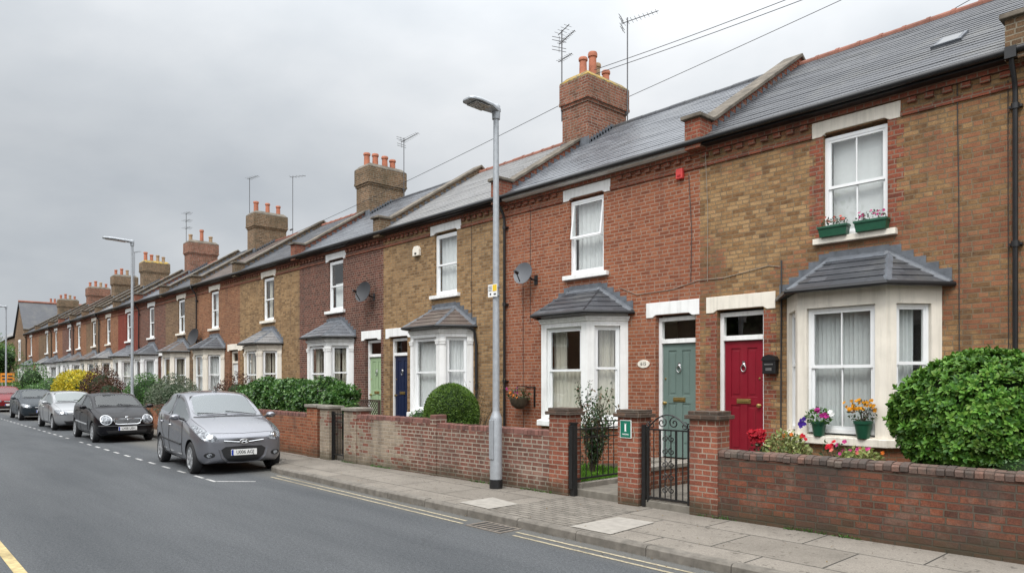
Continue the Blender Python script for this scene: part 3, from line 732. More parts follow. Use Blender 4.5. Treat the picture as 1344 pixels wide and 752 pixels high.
def make_house(i, x1, x0, label, wall, bayx, winx, doorx, paint, door, roofm, bayroof, curtain, wcurt, ridge='slate', hip='lead', group='terraced brick houses along the street',
               lint=None, chim=None, par=True, baybars=(0, 0), wbars=(0, 0), tilt=0, caps=False, downpipe=None, knocker='chrome', fascia='black', dress=None, sillz=.98, handle=None, zb=.36):
    root = thing('terraced_house', ((x0 + x1) / 2, FY, GZ), label, 'house', group)
    root['wallmat'] = wall
    lint = lint or paint
    fr = frame_of(x0, FY, 1, 0); ln = x1 - x0
    W = MB()
    w2 = .45; wz0, wz1 = 3.86, 5.36
    holes = [(winx - w2 - x0, winx + w2 - x0, wz0 - .02, wz1 + .05), (doorx - .42 - x0, doorx + .42 - x0, zb - .01, 2.92), (bayx - .98 - x0, bayx + .98 - x0, .9, 2.85)]
    panel(W, fr, ln, 0, 5.72, holes, .22)
    wl = W.build('front_wall', M[wall], root)
    S = MB()
    S.box(x0 + .02, x1 - .02, 17.3, 17.5, 0, 5.7)
    S.prism([(x0 + .01, FY + .22, 0), (x0 + .01, 17.3, 0), (x0 + .01, 17.3, 5.6), (x0 + .01, RY, 7.95), (x0 + .01, FY + .22, 5.7)], (.05, 0, 0))
    S.prism([(x1 - .06, FY + .22, 0), (x1 - .06, 17.3, 0), (x1 - .06, 17.3, 5.6), (x1 - .06, RY, 7.95), (x1 - .06, FY + .22, 5.7)], (.05, 0, 0))
    S.box(x0 + .07, x1 - .07, FY + .23, 17.29, 2.98, 3.1); S.box(x0 + .07, x1 - .07, FY + .23, 17.29, .2, .3)
    S.box(x0 + .07, x1 - .07, 13.2, 13.3, .3, 2.97); S.box(x0 + .07, x1 - .07, 13.2, 13.3, 3.11, 5.7)
    S.build('inner_shell', M['drape'] if i in (2,) else M['floor'], root)
    make_window(root, winx, M['upvc'], lint, wcurt, bars=wbars, tilt=tilt)
    make_bay(root, bayx, paint, curtain, roofm if bayroof is None else bayroof, hip, bars=baybars, capitals=caps, sillz=sillz)
    lr = {2: -6.875, 4: -17.02}.get(i)
    make_door(root, doorx, zb, M[door], M['white'] if paint is M['white'] or i == 1 else paint, (lint, lr), knocker, lx=handle)
    # cornice of moulded brick
    D = MB(); a, b = winx - .62 , winx + .62
    dm = M[dress] if dress else M['b_dress']
    for (p, q) in ((x0 + .002, a - .003), (b + .003, x1 - .002)):
        D.box(p, q, FY - .028, FY + .02, 5.385, 5.45)
    k = x0 + .06
    while k < x1 - .12:
        if k + .11 < a or k > b: D.box(k, k + .11, FY - .05, FY + .02, 5.535, 5.605)
        k += .215
    D.box(x0 + .002, x1 - .002, FY - .045, FY + .02, 5.624, 5.719)
    D.build('brick_cornice', dm, root)
    make_roof(root, x0 + .12, x1 - .12, roofm, ridge)
    G = MB()
    G.tube([(x0 + .0, 10.35, 5.765), (x1 - .0, 10.35, 5.765)], .046, 10); G.build('gutter', M['black'], root)
    F = MB(); F.box(x0 + .002, x1 - .002, 10.40, FY - .0455, 5.70, 5.772); F.build('fascia_board', M[fascia] if fascia in M else fascia, root)
    if par: make_parapet(root, x0, M['b_dress'] if wall in ('b_red', 'b_yellow_red', 'b_maroon') else M['b_stack2'])
    if chim: make_chimney(root, x0, *chim)
    if downpipe is not None:
        d = MB(); xx = downpipe
        d.tube([(xx, 10.35, 5.74), (xx, 10.36, 5.62), (xx, 10.50, 5.42), (xx, 10.53, 5.3), (xx, 10.53, .3)], .030, 10)
        for z in (5.1, 3.4, 1.7): d.lathe((xx, 10.53, z), [(.046, 0), (.046, .07)], 10); d.box(xx - .07, xx + .07, 10.53, FY - .002, z + .02, z + .05)
        d.box(xx - .06, xx + .06, 10.29, 10.40, 5.66, 5.80)
        d.build('downpipe', M['black'], root)
    return root
# ------------------------------------------------------------------ foliage
def unit(a): return a / np.maximum(np.linalg.norm(a, axis=-1, keepdims=True), 1e-9)
def leaves_mesh(name, P, D, Nn, Ln, Wd, m, parent=None, hi=False, fold=.25, core=None, off=(0, 0, 0)):
    """P base points, D leaf directions, Nn leaf normals, one leaf each"""
    n = len(P); D = unit(D); S = unit(np.cross(D, Nn)); U = np.cross(S, D)
    Ln = np.broadcast_to(Ln, (n,))[:, None]; Wd = np.broadcast_to(Wd, (n,))[:, None]
    if hi:
        V = np.stack([P,
                      P + D * Ln * .38 + S * Wd * .40 + U * Wd * fold, P + D * Ln * .40, P + D * Ln * .38 - S * Wd * .40 + U * Wd * fold,
                      P + D * Ln * .75 + S * Wd * .48 + U * Wd * fold * .8 - U * Ln * .04, P + D * Ln * .75 - U * Ln * .05, P + D * Ln * .75 - S * Wd * .48 + U * Wd * fold * .8 - U * Ln * .04,
                      P + D * Ln - U * Ln * .14], 1)
        F = [(0, 2, 1), (0, 3, 2), (1, 2, 5, 4), (2, 3, 6, 5), (4, 5, 7), (5, 6, 7)]; k = 8
    else:
        V = np.stack([P, P + D * Ln * .5 + S * Wd * .5 + U * Wd * fold, P + D * Ln, P + D * Ln * .5 - S * Wd * .5 + U * Wd * fold], 1)
        F = [(0, 2, 1), (0, 3, 2)]; k = 4
    V = V.reshape(-1, 3) - np.array(off)
    tri = np.array([f for f in F if len(f) == 3]); quad = [f for f in F if len(f) == 4]
    base = (np.arange(n) * k)[:, None]
    loops = []; starts = []; tot = []
    per = []
    for f in F: per.append((base + np.array(f)[None, :]))
    allf = np.concatenate(per, 1)                      # n x sum(len)
    lens = np.array([len(f) for f in F])
    me = bpy.data.meshes.new(name)
    nv = len(V); cv = np.zeros((0, 3)); cf = []
    ncore = 0
    if core is not None:
        cv = np.array(core[0]) - np.array(off); cf = core[1]; ncore = len(cf)
    me.vertices.add(nv + len(cv)); me.vertices.foreach_set('co', np.concatenate([V, cv]).ravel())
    lv = allf.ravel().tolist(); lt = np.tile(lens, n).tolist()
    for f in cf: lv += [nv + q for q in f]; lt.append(len(f))
    ls = np.concatenate([[0], np.cumsum(lt)[:-1]])
    me.loops.add(len(lv)); me.loops.foreach_set('vertex_index', lv)
    me.polygons.add(len(lt)); me.polygons.foreach_set('loop_start', ls.astype(np.int32)); me.polygons.foreach_set('loop_total', np.array(lt, dtype=np.int32))
    mats = m if isinstance(m, (list, tuple)) else [m]
    for q in mats: me.materials.append(q)
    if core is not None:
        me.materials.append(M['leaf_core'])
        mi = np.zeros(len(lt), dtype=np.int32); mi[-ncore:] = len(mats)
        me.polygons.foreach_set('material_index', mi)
    if hi: me.polygons.foreach_set('use_smooth', np.ones(len(lt), dtype=bool))
    me.update(calc_edges=True); me.validate()
    o = bpy.data.objects.new(name, me); COL.objects.link(o)
    if parent is not None: o.parent = parent
    return o

def sph(n): return unit(rng.normal(size=(n, 3)))
def bumpy(D, k, amp, seed):
    r = np.random.default_rng(seed); out = np.ones(len(D))
    for _ in range(k):
        a = unit(r.normal(size=3)); out += amp * np.exp(-((1 - D @ a) / .12)) * r.uniform(-.7, 1)
    return out
def blob(c, r, nu=20, nv=14, seed=0, k=30, amp=.1, scale=.8):
    D = []
    for j in range(nv + 1):
        for i in range(nu):
            D.append((math.sin(math.pi * j / nv) * math.cos(2 * math.pi * i / nu), math.sin(math.pi * j / nv) * math.sin(2 * math.pi * i / nu), math.cos(math.pi * j / nv)))
    D = np.array(D); V = np.array(c) + D * np.array(r) * (bumpy(D, k, amp, seed) * scale)[:, None]
    F = [(j * nu + i, (j + 1) * nu + i, (j + 1) * nu + (i + 1) % nu, j * nu + (i + 1) % nu) for j in range(nv) for i in range(nu)]
    return V, F

def bush(root, blobs, n, leaf, m, name='foliage', rosette=0, hi=False, depth=.25, core=True, spread=(30, 80), seed=1, k=30, amp=.12, fold=.25, corescale=.80, up=.3):
    """blobs: list of (centre, radii); n leaves (or rosettes) over them by area"""
    area = np.array([max(b[1]) ** 2 for b in blobs]); area = area / area.sum()
    Ps = []; Ds = []; cores = ([], [])
    for bi, (c, r) in enumerate(blobs):
        q = max(4, int(n * area[bi])); D = sph(q)
        s = bumpy(D, k, amp, seed + bi) * (1 - depth * rng.random(q) ** 2)
        P = np.array(c) + D * np.array(r) * s[:, None]
        Ps.append(P); Ds.append(unit(D / np.array(r)))
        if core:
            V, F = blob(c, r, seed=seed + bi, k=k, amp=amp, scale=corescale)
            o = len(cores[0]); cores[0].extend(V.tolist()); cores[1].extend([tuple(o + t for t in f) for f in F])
    P = np.concatenate(Ps); D = np.concatenate(Ds)
    D = unit(D + np.array([0, 0, up]) + rng.normal(size=D.shape) * .25)
    if rosette:
        kk = rosette; A = np.repeat(P, kk, 0); Dd = np.repeat(D, kk, 0)
        t1 = unit(np.cross(Dd, np.array([.3, .5, .81]))); t2 = np.cross(Dd, t1)
        ph = np.tile(np.arange(kk) * 2.39996, len(P)) + np.repeat(rng.random(len(P)) * 6.28, kk)
        al = np.radians(rng.uniform(*spread, len(A)))
        side = t1 * np.cos(ph)[:, None] + t2 * np.sin(ph)[:, None]
        LD = Dd * np.cos(al)[:, None] + side * np.sin(al)[:, None]
        Nn = Dd * np.sin(al)[:, None] - side * np.cos(al)[:, None]
        Lf = leaf[0] * rng.uniform(.65, 1.15, len(A)); P2 = A + Dd * rng.uniform(-.3, .15, len(A))[:, None] * leaf[0]
    else:
        A = P; LD = unit(D * .6 + rng.normal(size=D.shape) * .7); Nn = unit(D + rng.normal(size=D.shape) * .5)
        Lf = leaf[0] * rng.uniform(.6, 1.25, len(A)); P2 = A
    off = Vector((0, 0, 0)); p = root
    while p is not None: off += p.location; p = p.parent
    return leaves_mesh(name, P2, LD, Nn, Lf, Lf * leaf[1], m, root, hi, fold, cores if core else None, off)

def box_hedge(root, x0, x1, y0, y1, z0, z1, n, leaf, m, name='foliage', rosette=6, hi=False, amp=.10):
    P = []; D = []
    A = [((x1 - x0) * (z1 - z0), 'f'), ((x1 - x0) * (y1 - y0), 't'), ((y1 - y0) * (z1 - z0), 'r'), ((y1 - y0) * (z1 - z0), 'l')]
    tot = sum(a for a, _ in A)
    for a, kx in A:
        q = int(n * a / tot); u = rng.random(q); v = rng.random(q); w = -rng.random(q) ** 2 * .14
        if kx == 'f': p = np.stack([x0 + u * (x1 - x0), y0 - w, z0 + v * (z1 - z0)], 1); d = np.tile([0, -1, .35], (q, 1))
        elif kx == 't': p = np.stack([x0 + u * (x1 - x0), y0 + v * (y1 - y0), z1 + w], 1); d = np.tile([0, -.2, 1], (q, 1))
        elif kx == 'r': p = np.stack([x1 + w, y0 + u * (y1 - y0), z0 + v * (z1 - z0)], 1); d = np.tile([1, 0, .35], (q, 1))
        else: p = np.stack([x0 - w, y0 + u * (y1 - y0), z0 + v * (z1 - z0)], 1); d = np.tile([-1, 0, .35], (q, 1))
        P.append(p); D.append(d.astype(float))
    P = np.concatenate(P); D = unit(np.concatenate(D) + rng.normal(size=(len(P), 3)) * .4)
    wv = np.sin(P[:, 0] * 4.1) * np.cos(P[:, 2] * 5 + P[:, 1] * 3) * amp + np.sin(P[:, 0] * 9.7 + 1) * amp * .5
    C = np.array([(x0 + x1) / 2, (y0 + y1) / 2, (z0 + z1) / 2])
    # round the shoulders
    ex = np.clip((np.abs(P[:, 0] - C[0]) / ((x1 - x0) / 2) - .8) / .2, 0, 1); ez = np.clip((P[:, 2] - (z1 - .25)) / .25, 0, 1)
    P[:, 2] -= ex * ez * .15; P[:, 1] += ez * .10 * (P[:, 1] < C[1]); P += D * wv[:, None]
    kk = rosette; A_ = np.repeat(P, kk, 0); Dd = np.repeat(D, kk, 0)
    t1 = unit(np.cross(Dd, np.array([.3, .5, .81]))); t2 = np.cross(Dd, t1)
    ph = np.tile(np.arange(kk) * 2.39996, len(P)) + np.repeat(rng.random(len(P)) * 6.28, kk)
    al = np.radians(rng.uniform(35, 85, len(A_))); side = t1 * np.cos(ph)[:, None] + t2 * np.sin(ph)[:, None]
    LD = Dd * np.cos(al)[:, None] + side * np.sin(al)[:, None]; Nn = Dd * np.sin(al)[:, None] - side * np.cos(al)[:, None]
    Lf = leaf[0] * rng.uniform(.6, 1.2, len(A_))
    g = .14; cb = MB(); cb.box(x0 + g, x1 - g, y0 + g, y1 - g, z0, z1 - g - .04)
    off = root.location
    return leaves_mesh(name, A_, LD, Nn, Lf, Lf * leaf[1], m, root, hi, .2, (cb.v, cb.f), off)

def stems(root, base, tips, r, m, name='stem', wob=.05):
    s = MB()
    for t in tips:
        a, b = Vector(base), Vector(t)
        a = a + Vector((random.uniform(-1, 1) * r * 4, random.uniform(-1, 1) * r * 4, 0))
        md = a.lerp(b, .5) + Vector((random.uniform(-wob, wob), random.uniform(-wob, wob), wob * .6))
        s.tube([a, md, b], [r, r * .75, r * .4], 5)
    return s.build(name, m, root, recalc=False)

def flowers(root, pts, r, m, name='blossom', petals=6):
    s = MB()
    for p in pts:
        a0 = random.random() * 6; t = Vector((random.uniform(-.5, .5), -1 + random.uniform(-.2, .5), random.uniform(0, .9))).normalized()
        u = t.cross(Vector((0, 0, 1))).normalized(); w = u.cross(t)
        for k in range(petals):
            a = a0 + 2 * math.pi * k / petals; d = u * math.cos(a) + w * math.sin(a); e = u * math.cos(a + .55) + w * math.sin(a + .55); f = u * math.cos(a - .55) + w * math.sin(a - .55)
            c = Vector(p); q = r * random.uniform(.85, 1.15)
            s.face([c, c + e * q * .75 + t * q * .25, c + d * q + t * q * .05, c + f * q * .75 + t * q * .25])
    return s.build(name, m, root, recalc=False)

# ------------------------------------------------------------------ street kit
def aerial(x, y, z0, z1, label, style=0, az=30, group='television aerials on the chimneys', inward=(0, 0)):
    t = thing('tv_aerial', (x, y, z0), label, 'aerial', group)
    m = MB(); m.tube([(x, y, z0), (x, y, z1)], .016, 6); m.build('mast', M['alu'], t)
    b = MB(); b.box(min(x, x + inward[0]) - .02, max(x, x + inward[0]) + .02, min(y, y + inward[1]) - .02, max(y, y + inward[1]) + .02, z0 + .25, z0 + .31)
    b.build('wall_bracket', M['alu'], t)
    def yagi(zc, ln, az, n, el=.16, tilt=0.12, refl=True):
        g = MB(); d = Vector((math.cos(R(az)), math.sin(R(az)), tilt)).normalized(); s = d.cross(Vector((0, 0, 1))).normalized()
        a = Vector((x, y, zc)) - d * .15; g.tube([a, a + d * ln], .011, 5)
        for k in range(n):
            p = a + d * (ln * (k + .5) / n); g.tube([p - s * el * (1 - .35 * k / n), p + s * el * (1 - .35 * k / n)], .0055, 4)
        if refl:
            up = s.cross(d)
            for q in (-.16, -.08, .08, .16): g.tube([a + up * q - s * .2, a + up * q + s * .2], .008, 4)
            g.tube([a - up * .2, a + up * .2], .008, 4)
        g.build('antenna', M['alu'], t, recalc=False)
    if style == 0: yagi(z1 - .10, .95, az, 9)
    elif style == 1:
        yagi(z1 - .04, .45, az, 4, .16, .2, False); yagi(z1 - .30, .85, az - 12, 10, .08, -.04); yagi(z1 - .75, .6, az - 5, 7, .10, -.04, False)
    elif style == 2: yagi(z1 - .02, .8, az, 5, .2, .02, False)
    else:
        for q in (0, -.4, -.8): yagi(z1 - .05 + q, .75, az, 4, .25, .0, False)
    return t

def dish(x, z, r, mkey, label, aim=(-.35, -1, .25)):
    t = thing('satellite_dish', (x, FY, z), label, 'satellite dish', 'satellite dishes on the house fronts')
    d = Vector(aim).normalized(); u = d.cross(Vector((0, 0, 1))).normalized(); w = u.cross(d)
    c = Vector((x, FY - .25, z))
    g = MB(); V = []; n = 20; rings = 5
    for side in (0, 1):
        for j in range(rings + 1):
            q = r * j / rings
            for k in range(n):
                a = 2 * math.pi * k / n
                V.append(c + u * math.cos(a) * q * 1.0 + w * math.sin(a) * q * 1.08 + d * (.22 * q * q / r - .012 * side))
    o = (rings + 1) * n
    F = [(s * o + j * n + k, s * o + j * n + (k + 1) % n, s * o + (j + 1) * n + (k + 1) % n, s * o + (j + 1) * n + k) for s in (0, 1) for j in range(rings) for k in range(n)]
    F += [(rings * n + k, rings * n + (k + 1) % n, o + rings * n + (k + 1) % n, o + rings * n + k) for k in range(n)]
    g.mesh(V, F, 0, True); g.build('reflector', M[mkey], t)
    a = MB(); e = c - w * r * .95; f = c + d * r * 1.25 - w * r * .35
    a.tube([e + d * .1, f], .012, 6); a.tube([f - d * .05, f + d * .07], [.035, .028], 8); a.build('feed_arm', M['black'], t)
    b = MB(); b.tube([c - d * .015, c - d * .07, Vector((x + .12, FY - .10, z - .12)), Vector((x + .12, FY - .001, z - .12))], .02, 6); b.box(x + .07, x + .17, FY - .012, FY - .001, z - .22, z - .02)
    b.build('bracket', M['black'], t)
    return t

def lamp_post(x, y, h, label, arm=.8, base=True, notice=False):
    t = thing('street_lamp', (x, y, PZ), label, 'street lamp', 'street lamps along the pavement')
    p = MB(); p.lathe((x, y, PZ), [(.094, .14), (.091, 1.06), (.086, 1.09), (.055, 1.17), (.053, 1.20), (.049, 3.4), (.042, h - PZ)], 16); p.build('post', M['galv'], t)
    c = MB(); c.lathe((x, y, PZ), [(.102, 0), (.102, .139)], 16); c.build('base_sleeve', M['black'], t)
    dr = MB(); dr.box(x - .045, x + .045, y - .106, y - .085, PZ + .45, PZ + 1.05); dr.build('inspection_door', M['galv'], t, bevel=.004)
    hd = MB(); z = h + .02
    V = []; secs = [(.05, .06, .05, .03), (-.02, .075, .06, .035), (-arm * .3, .13, .06, .02), (-arm * .7, .15, .055, .015), (-arm + .04, .13, .04, .02), (-arm, .09, .02, .015)]
    for (dy, w, zt, zb2) in secs:
        up = -dy * .04
        for (sx, sz) in ((-1, -zb2), (-1.0, zt * .3), (-.65, zt), (.65, zt), (1.0, zt * .3), (1, -zb2)):
            V.append((x + sx * w, y + dy, z + up + sz))
    F = [(i * 6 + k, i * 6 + (k + 1) % 6, (i + 1) * 6 + (k + 1) % 6, (i + 1) * 6 + k) for i in range(len(secs) - 1) for k in range(6)] + [(0, 1, 2, 3, 4, 5), tuple(range(len(secs) * 6 - 1, len(secs) * 6 - 7, -1))]
    hd.mesh(V, F); ho = hd.build('lamp_head', M['galv'], t, bevel=.008)
    g = MB()
    g.mesh([(x - .115, y - .20, z + .008 - .03), (x + .115, y - .20, z + .008 - .03), (x + .115, y - arm + .10, z + (arm - .1) * .04 - .03), (x - .115, y - arm + .10, z + (arm - .1) * .04 - .03)], [(0, 1, 2, 3)])
    g.v = g.v + [(a, b, c - .008) for (a, b, c) in g.v]; g.f += [(7, 6, 5, 4), (0, 1, 5, 4), (1, 2, 6, 5), (2, 3, 7, 6), (3, 0, 4, 7)]; g.m += [0] * 5; g.sm += [False] * 5
    g.build('lens', M['lens'], ho)
    s = MB(); s.lathe((x, y, h - .02), [(.062, -.10), (.066, 0), (.066, .10), (.05, .12)], 12); s.build('spigot', M['galv'], t)
    if notice:
        n = MB(); zz = 3.02; n.box(x - .105, x + .105, y - .072, y - .0665, zz, zz + .19); no = n.build('notice', M['sign_white'], t)
        n = MB(); n.box(x + .005, x + .098, y - .0755, y - .0725, zz + .085, zz + .182); n.build('notice_panel', M['sign_yellow'], no)
        n = MB()
        for k in range(4): n.box(x - .09, x - .015, y - .0755, y - .0725, zz + .16 - k * .022, zz + .167 - k * .022)
        n.box(x - .06, x - .03, y - .0755, y - .0725, zz + .03, zz + .06); n.box(x + .03, x + .085, y - .0755, y - .0725, zz + .03, zz + .05); n.build('notice_print', M['ink'], no)
        b = MB()
        b.lathe((x, y, zz + .02), [(.060, 0), (.066, .001), (.066, .015), (.060, .016)], 14); b.lathe((x, y, zz + .15), [(.060, 0), (.066, .001), (.066, .015), (.060, .016)], 14); b.build('notice_strap', M['galv'], t)
    return t

m_, nt_, b_ = mat('lamp_lens'); b_.inputs['Base Color'].default_value = (.35, .36, .36, 1); b_.inputs['Roughness'].default_value = .15
L(nt_, mix(nt_, ramp(nt_, noise(nt_, geo_pos(nt_), 30, 2), [(.4, 0.), (.6, 1.)]), (.5, .5, .48), (.12, .12, .12)), b_.inputs['Base Color']); M['lens'] = m_

# ------------------------------------------------------------------ cars
def paint_mat(name, col, metal=.0, rough=.3, coat=1.0):
    m, nt, b = mat(name); P = geo_pos(nt)
    c = mix(nt, noise(nt, P, 400., 2), tuple(k * .88 for k in col), tuple(min(1, k * 1.12) for k in col))
    d = ramp(nt, noise(nt, P, 3., 5, .7), [(.45, 0.), (.8, .10)])
    c = mix(nt, d, c, (.12, .115, .10))
    L(nt, c, b.inputs['Base Color']); b.inputs['Metallic'].default_value = metal
    L(nt, ramp(nt, noise(nt, P, 5., 4), [(.3, rough), (.8, rough + .12)]), b.inputs['Roughness'])
    b.inputs['Coat Weight'].default_value = coat; b.inputs['Coat Roughness'].default_value = .05
    b.inputs['Specular IOR Level'].default_value = .5 if metal > .2 else .22
    return m
M['car_silver'] = paint_mat('silver_grey_car_paint', (.20, .206, .23), .6, .26)
M['car_black'] = paint_mat('black_car_paint', (.006, .006, .008), 0, .16, coat=.12)
M['car_pale'] = paint_mat('pale_silver_car_paint', (.30, .31, .32), .5, .32)
M['car_dark'] = paint_mat('dark_blue_grey_car_paint', (.02, .028, .036), .2, .22, coat=.2)
M['car_red'] = paint_mat('red_car_paint', (.17, .01, .014), .1, .25, coat=.2)
m_, nt_, b_ = mat('car_glass'); b_.inputs['Base Color'].default_value = (.012, .014, .015, 1); b_.inputs['Roughness'].default_value = .02; b_.inputs['IOR'].default_value = 1.85; M['car_glass'] = m_
M['car_lining'] = simple('dark_car_lining', (.022, .022, .023), .8, .15, 9); M['car_seat'] = simple('grey_car_seat', (.055, .056, .06), .9, .15, 14)
M['car_pane'] = glass_mat('car_window_pane', (.74, .77, .76)); M['car_pane'].node_tree.nodes['Fresnel'].inputs[0].default_value = 1.52
M['rubber'] = simple('tyre_rubber', (.018, .018, .019), .85, .2, 20)
M['trim'] = simple('black_car_trim', (.014, .014, .015), .5, .2, 12)
M['rim'] = simple('silver_wheel_rim', (.36, .37, .38), .35, .1, 20, metal=.3)
m_, nt_, b_ = mat('headlight_lens'); b_.inputs['Base Color'].default_value = (.62, .65, .67, 1); b_.inputs['Roughness'].default_value = .12; b_.inputs['Metallic'].default_value = .2
L(nt_, mix(nt_, ramp(nt_, noise(nt_, geo_pos(nt_), 22, 2), [(.42, 0.), (.6, 1.)]), (.07, .075, .085), (.30, .32, .34)), b_.inputs['Base Color']); M['headlight'] = m_
M['chromec'] = simple('chrome_trim', (.62, .63, .64), .14, .05, 20, metal=1)
M['plate'] = simple('white_number_plate', (.72, .72, .70), .4, .04)
M['plate_blue'] = simple('blue_plate_band', (.01, .04, .30), .4, .04)
M['amber'] = simple('amber_lens', (.75, .22, .02), .25, .05)
M['lamp_red'] = simple('red_lens', (.35, .01, .012), .25, .05)

def make_car(name, label, p, x, y, rz=0):
    """car facing +x, origin on the ground under its middle"""
    t = thing('parked_car', (x, y, 0), label, 'car', 'cars parked along the kerb', rz)
    S = p['stations']; nS = len(S)
    bm = bmesh.new(); rows = []; cr = bm.edges.layers.float.new('crease_edge'); cv = bm.verts.layers.float.new('crease_vert')
    for (sx, zb, w, zm, (wb, zB), (wr, zr), zc) in S:
        half = [(0, zb), (w * .86, zb), (w * .975, zb + .09), (w, zm), ((w + wb) / 2 + .004, (zm * .35 + zB * .65)), (wb, zB), (wr, zr), (wr * .5, zc - (zc - zr) * .25), (0, zc)]
        Rr = [bm.verts.new((sx, yy, zz)) for (yy, zz) in half]
        Lr = [Rr[0]] + [bm.verts.new((sx, -yy, zz)) for (yy, zz) in half[1:-1]] + [Rr[-1]]
        rows.append((Rr, Lr))
    K = 9; FC = {}
    for i in range(nS - 1):
        for sd in (0, 1):
            A, B_ = rows[i][sd], rows[i + 1][sd]
            for j in range(K - 1):
                q = [A[j], A[j + 1], B_[j + 1], B_[j]]
                if sd: q.reverse()
                FC[i, j, sd] = bm.faces.new(q)
    for row, rev in ((rows[0], False), (rows[-1], True)):
        Rr, Lr = row
        for j in range(K - 1):
            q = []
            for v in (Rr[j], Rr[j + 1], Lr[j + 1], Lr[j]):
                if v not in q: q.append(v)
            if len(q) > 2:
                if rev: q.reverse()
                bm.faces.new(q)
    bmesh.ops.recalc_face_normals(bm, faces=bm.faces)
    for i in range(nS - 1):            # sharper shoulder and sill lines
        for sd in (0, 1):
            for j, c in ((1, .5), (5, p.get('beltcrease', .5)), (6, .55)):
                e = bm.edges.get((rows[i][sd][j], rows[i + 1][sd][j]))
                if e: e[cr] = c
    grp = p['glass']
    def region(keys, inset, mi):
        fs = [FC[k] for k in keys if k in FC]
        bmesh.ops.inset_region(bm, faces=fs, thickness=inset, depth=0, use_even_offset=True)
        S_ = set(fs)
        for f in fs: f.material_index = mi
        for f in fs:
            for e in f.edges:
                if any(q not in S_ for q in e.link_faces): e[cr] = .75
        for v in {v for f in fs for v in f.verts}:
            be = [e for e in v.link_edges if any(q in S_ for q in e.link_faces) and any(q not in S_ for q in e.link_faces)]
            if len(be) == 2:
                d0, d1 = [(e.other_vert(v).co - v.co).normalized() for e in be]
                if d0.dot(d1) > -.75: v[cv] = .45
    mi = 1; names = []
    for gname, (i0, i1), js, inset in grp:
        if gname == 'windscreen' or gname == 'rear_window':
            region([(i, j, sd) for i in range(i0, i1) for j in js for sd in (0, 1)], inset, mi); names.append(gname); mi += 1
        else:
            for sd in (0, 1):
                region([(i, j, sd) for i in range(i0, i1) for j in js], inset, mi) if False else region([(i, j, sd) for i in range(i0, i1) for j in js], inset, mi); names.append(gname); mi += 1
    for f in bm.faces: f.smooth = True
    me = bpy.data.meshes.new('cage'); bm.to_mesh(me); bm.free()
    for _ in range(mi + 1): me.materials.append(None)
    o = bpy.data.objects.new('body', me); COL.objects.link(o)
    ss = o.modifiers.new('s', 'SUBSURF'); ss.levels = 3; ss.render_levels = 3
    dg = bpy.context.evaluated_depsgraph_get(); m2 = bpy.data.meshes.new_from_object(o.evaluated_get(dg))
    bpy.data.objects.remove(o)
    # rubber line round each pane
    bm = bmesh.new(); bm.from_mesh(m2)
    for g in range(1, mi):
        fs = [f for f in bm.faces if f.material_index == g]
        r = bmesh.ops.inset_region(bm, faces=fs, thickness=.026, depth=-.003, use_even_offset=True)
        for f in r['faces']: f.material_index = mi
    full = bpy.data.meshes.new('full'); bm.to_mesh(full)
    bvh = BVHTree.FromBMesh(bm)
    # split panes off as parts
    panes = []
    for g in range(1, mi):
        b2 = bm.copy(); bmesh.ops.delete(b2, geom=[f for f in b2.faces if f.material_index != g], context='FACES')
        pm = bpy.data.meshes.new(names[g - 1]); b2.to_mesh(pm); b2.free(); panes.append((names[g - 1], pm))
    # closed body for the wheel cuts: panes stay as dark backing in the body, 4 mm behind
    for f in bm.faces:
        if 1 <= f.material_index < mi: f.material_index = 2
        elif f.material_index == mi: f.material_index = 1
    vs = {v for f in bm.faces if f.material_index == 2 for v in f.verts if all(q.material_index == 2 for q in v.link_faces)}
    for v in vs: v.co -= v.normal * .012
    bmesh.ops.recalc_face_normals(bm, faces=bm.faces)
    bd = bpy.data.meshes.new('body'); bm.to_mesh(bd); bm.free()
    bd.materials.clear(); bd.materials.append(p['paint']); bd.materials.append(M['trim']); bd.materials.append(M['car_lining'])
    body = bpy.data.objects.new('body', bd); COL.objects.link(body)
    wr_, ww = p['wheel']; cut = MB()
    for wx in p['axles']:
        for sg in (1, -1):
            ya, yb = sorted((sg * (p['track'] - ww * .9), sg * 1.2))
            cut.lathe((wx, ya, wr_ + .005), [(wr_ + .045, 0), (wr_ + .045, yb - ya)], 36, m=1, smooth=True, axis='y')
    co = cut.build('cut', [p['paint'], M['trim']])
    bo = body.modifiers.new('b', 'BOOLEAN'); bo.object = co; bo.operation = 'DIFFERENCE'; bo.solver = 'EXACT'
    dg = bpy.context.evaluated_depsgraph_get(); dg.update(); m3 = bpy.data.meshes.new_from_object(body.evaluated_get(dg))
    if len(m3.polygons) > 200: body.data = m3
    body.modifiers.clear(); bpy.data.objects.remove(co)
    bq = bmesh.new(); bq.from_mesh(body.data); bmesh.ops.delete(bq, geom=[f for f in bq.faces if f.material_index == 2], context='FACES'); bq.to_mesh(body.data); bq.free()   # open the window holes
    ln_ = body.modifiers.new('lining', 'SOLIDIFY'); ln_.thickness = .003; ln_.offset = -1; ln_.material_offset = 2; ln_.use_rim = True; ln_.material_offset_rim = 1   # dark trim inside the shell
    body.data.set_sharp_from_angle(angle=R(38))
    body.parent = t; uv_box(body.data) if not body.data.uv_layers else None
    for nm, pm in panes:
        pm.materials.clear(); pm.materials.append(M['car_pane'])
        for f in pm.polygons: f.material_index = 0; f.use_smooth = True
        q = bpy.data.objects.new(nm, pm); COL.objects.link(q); q.parent = t
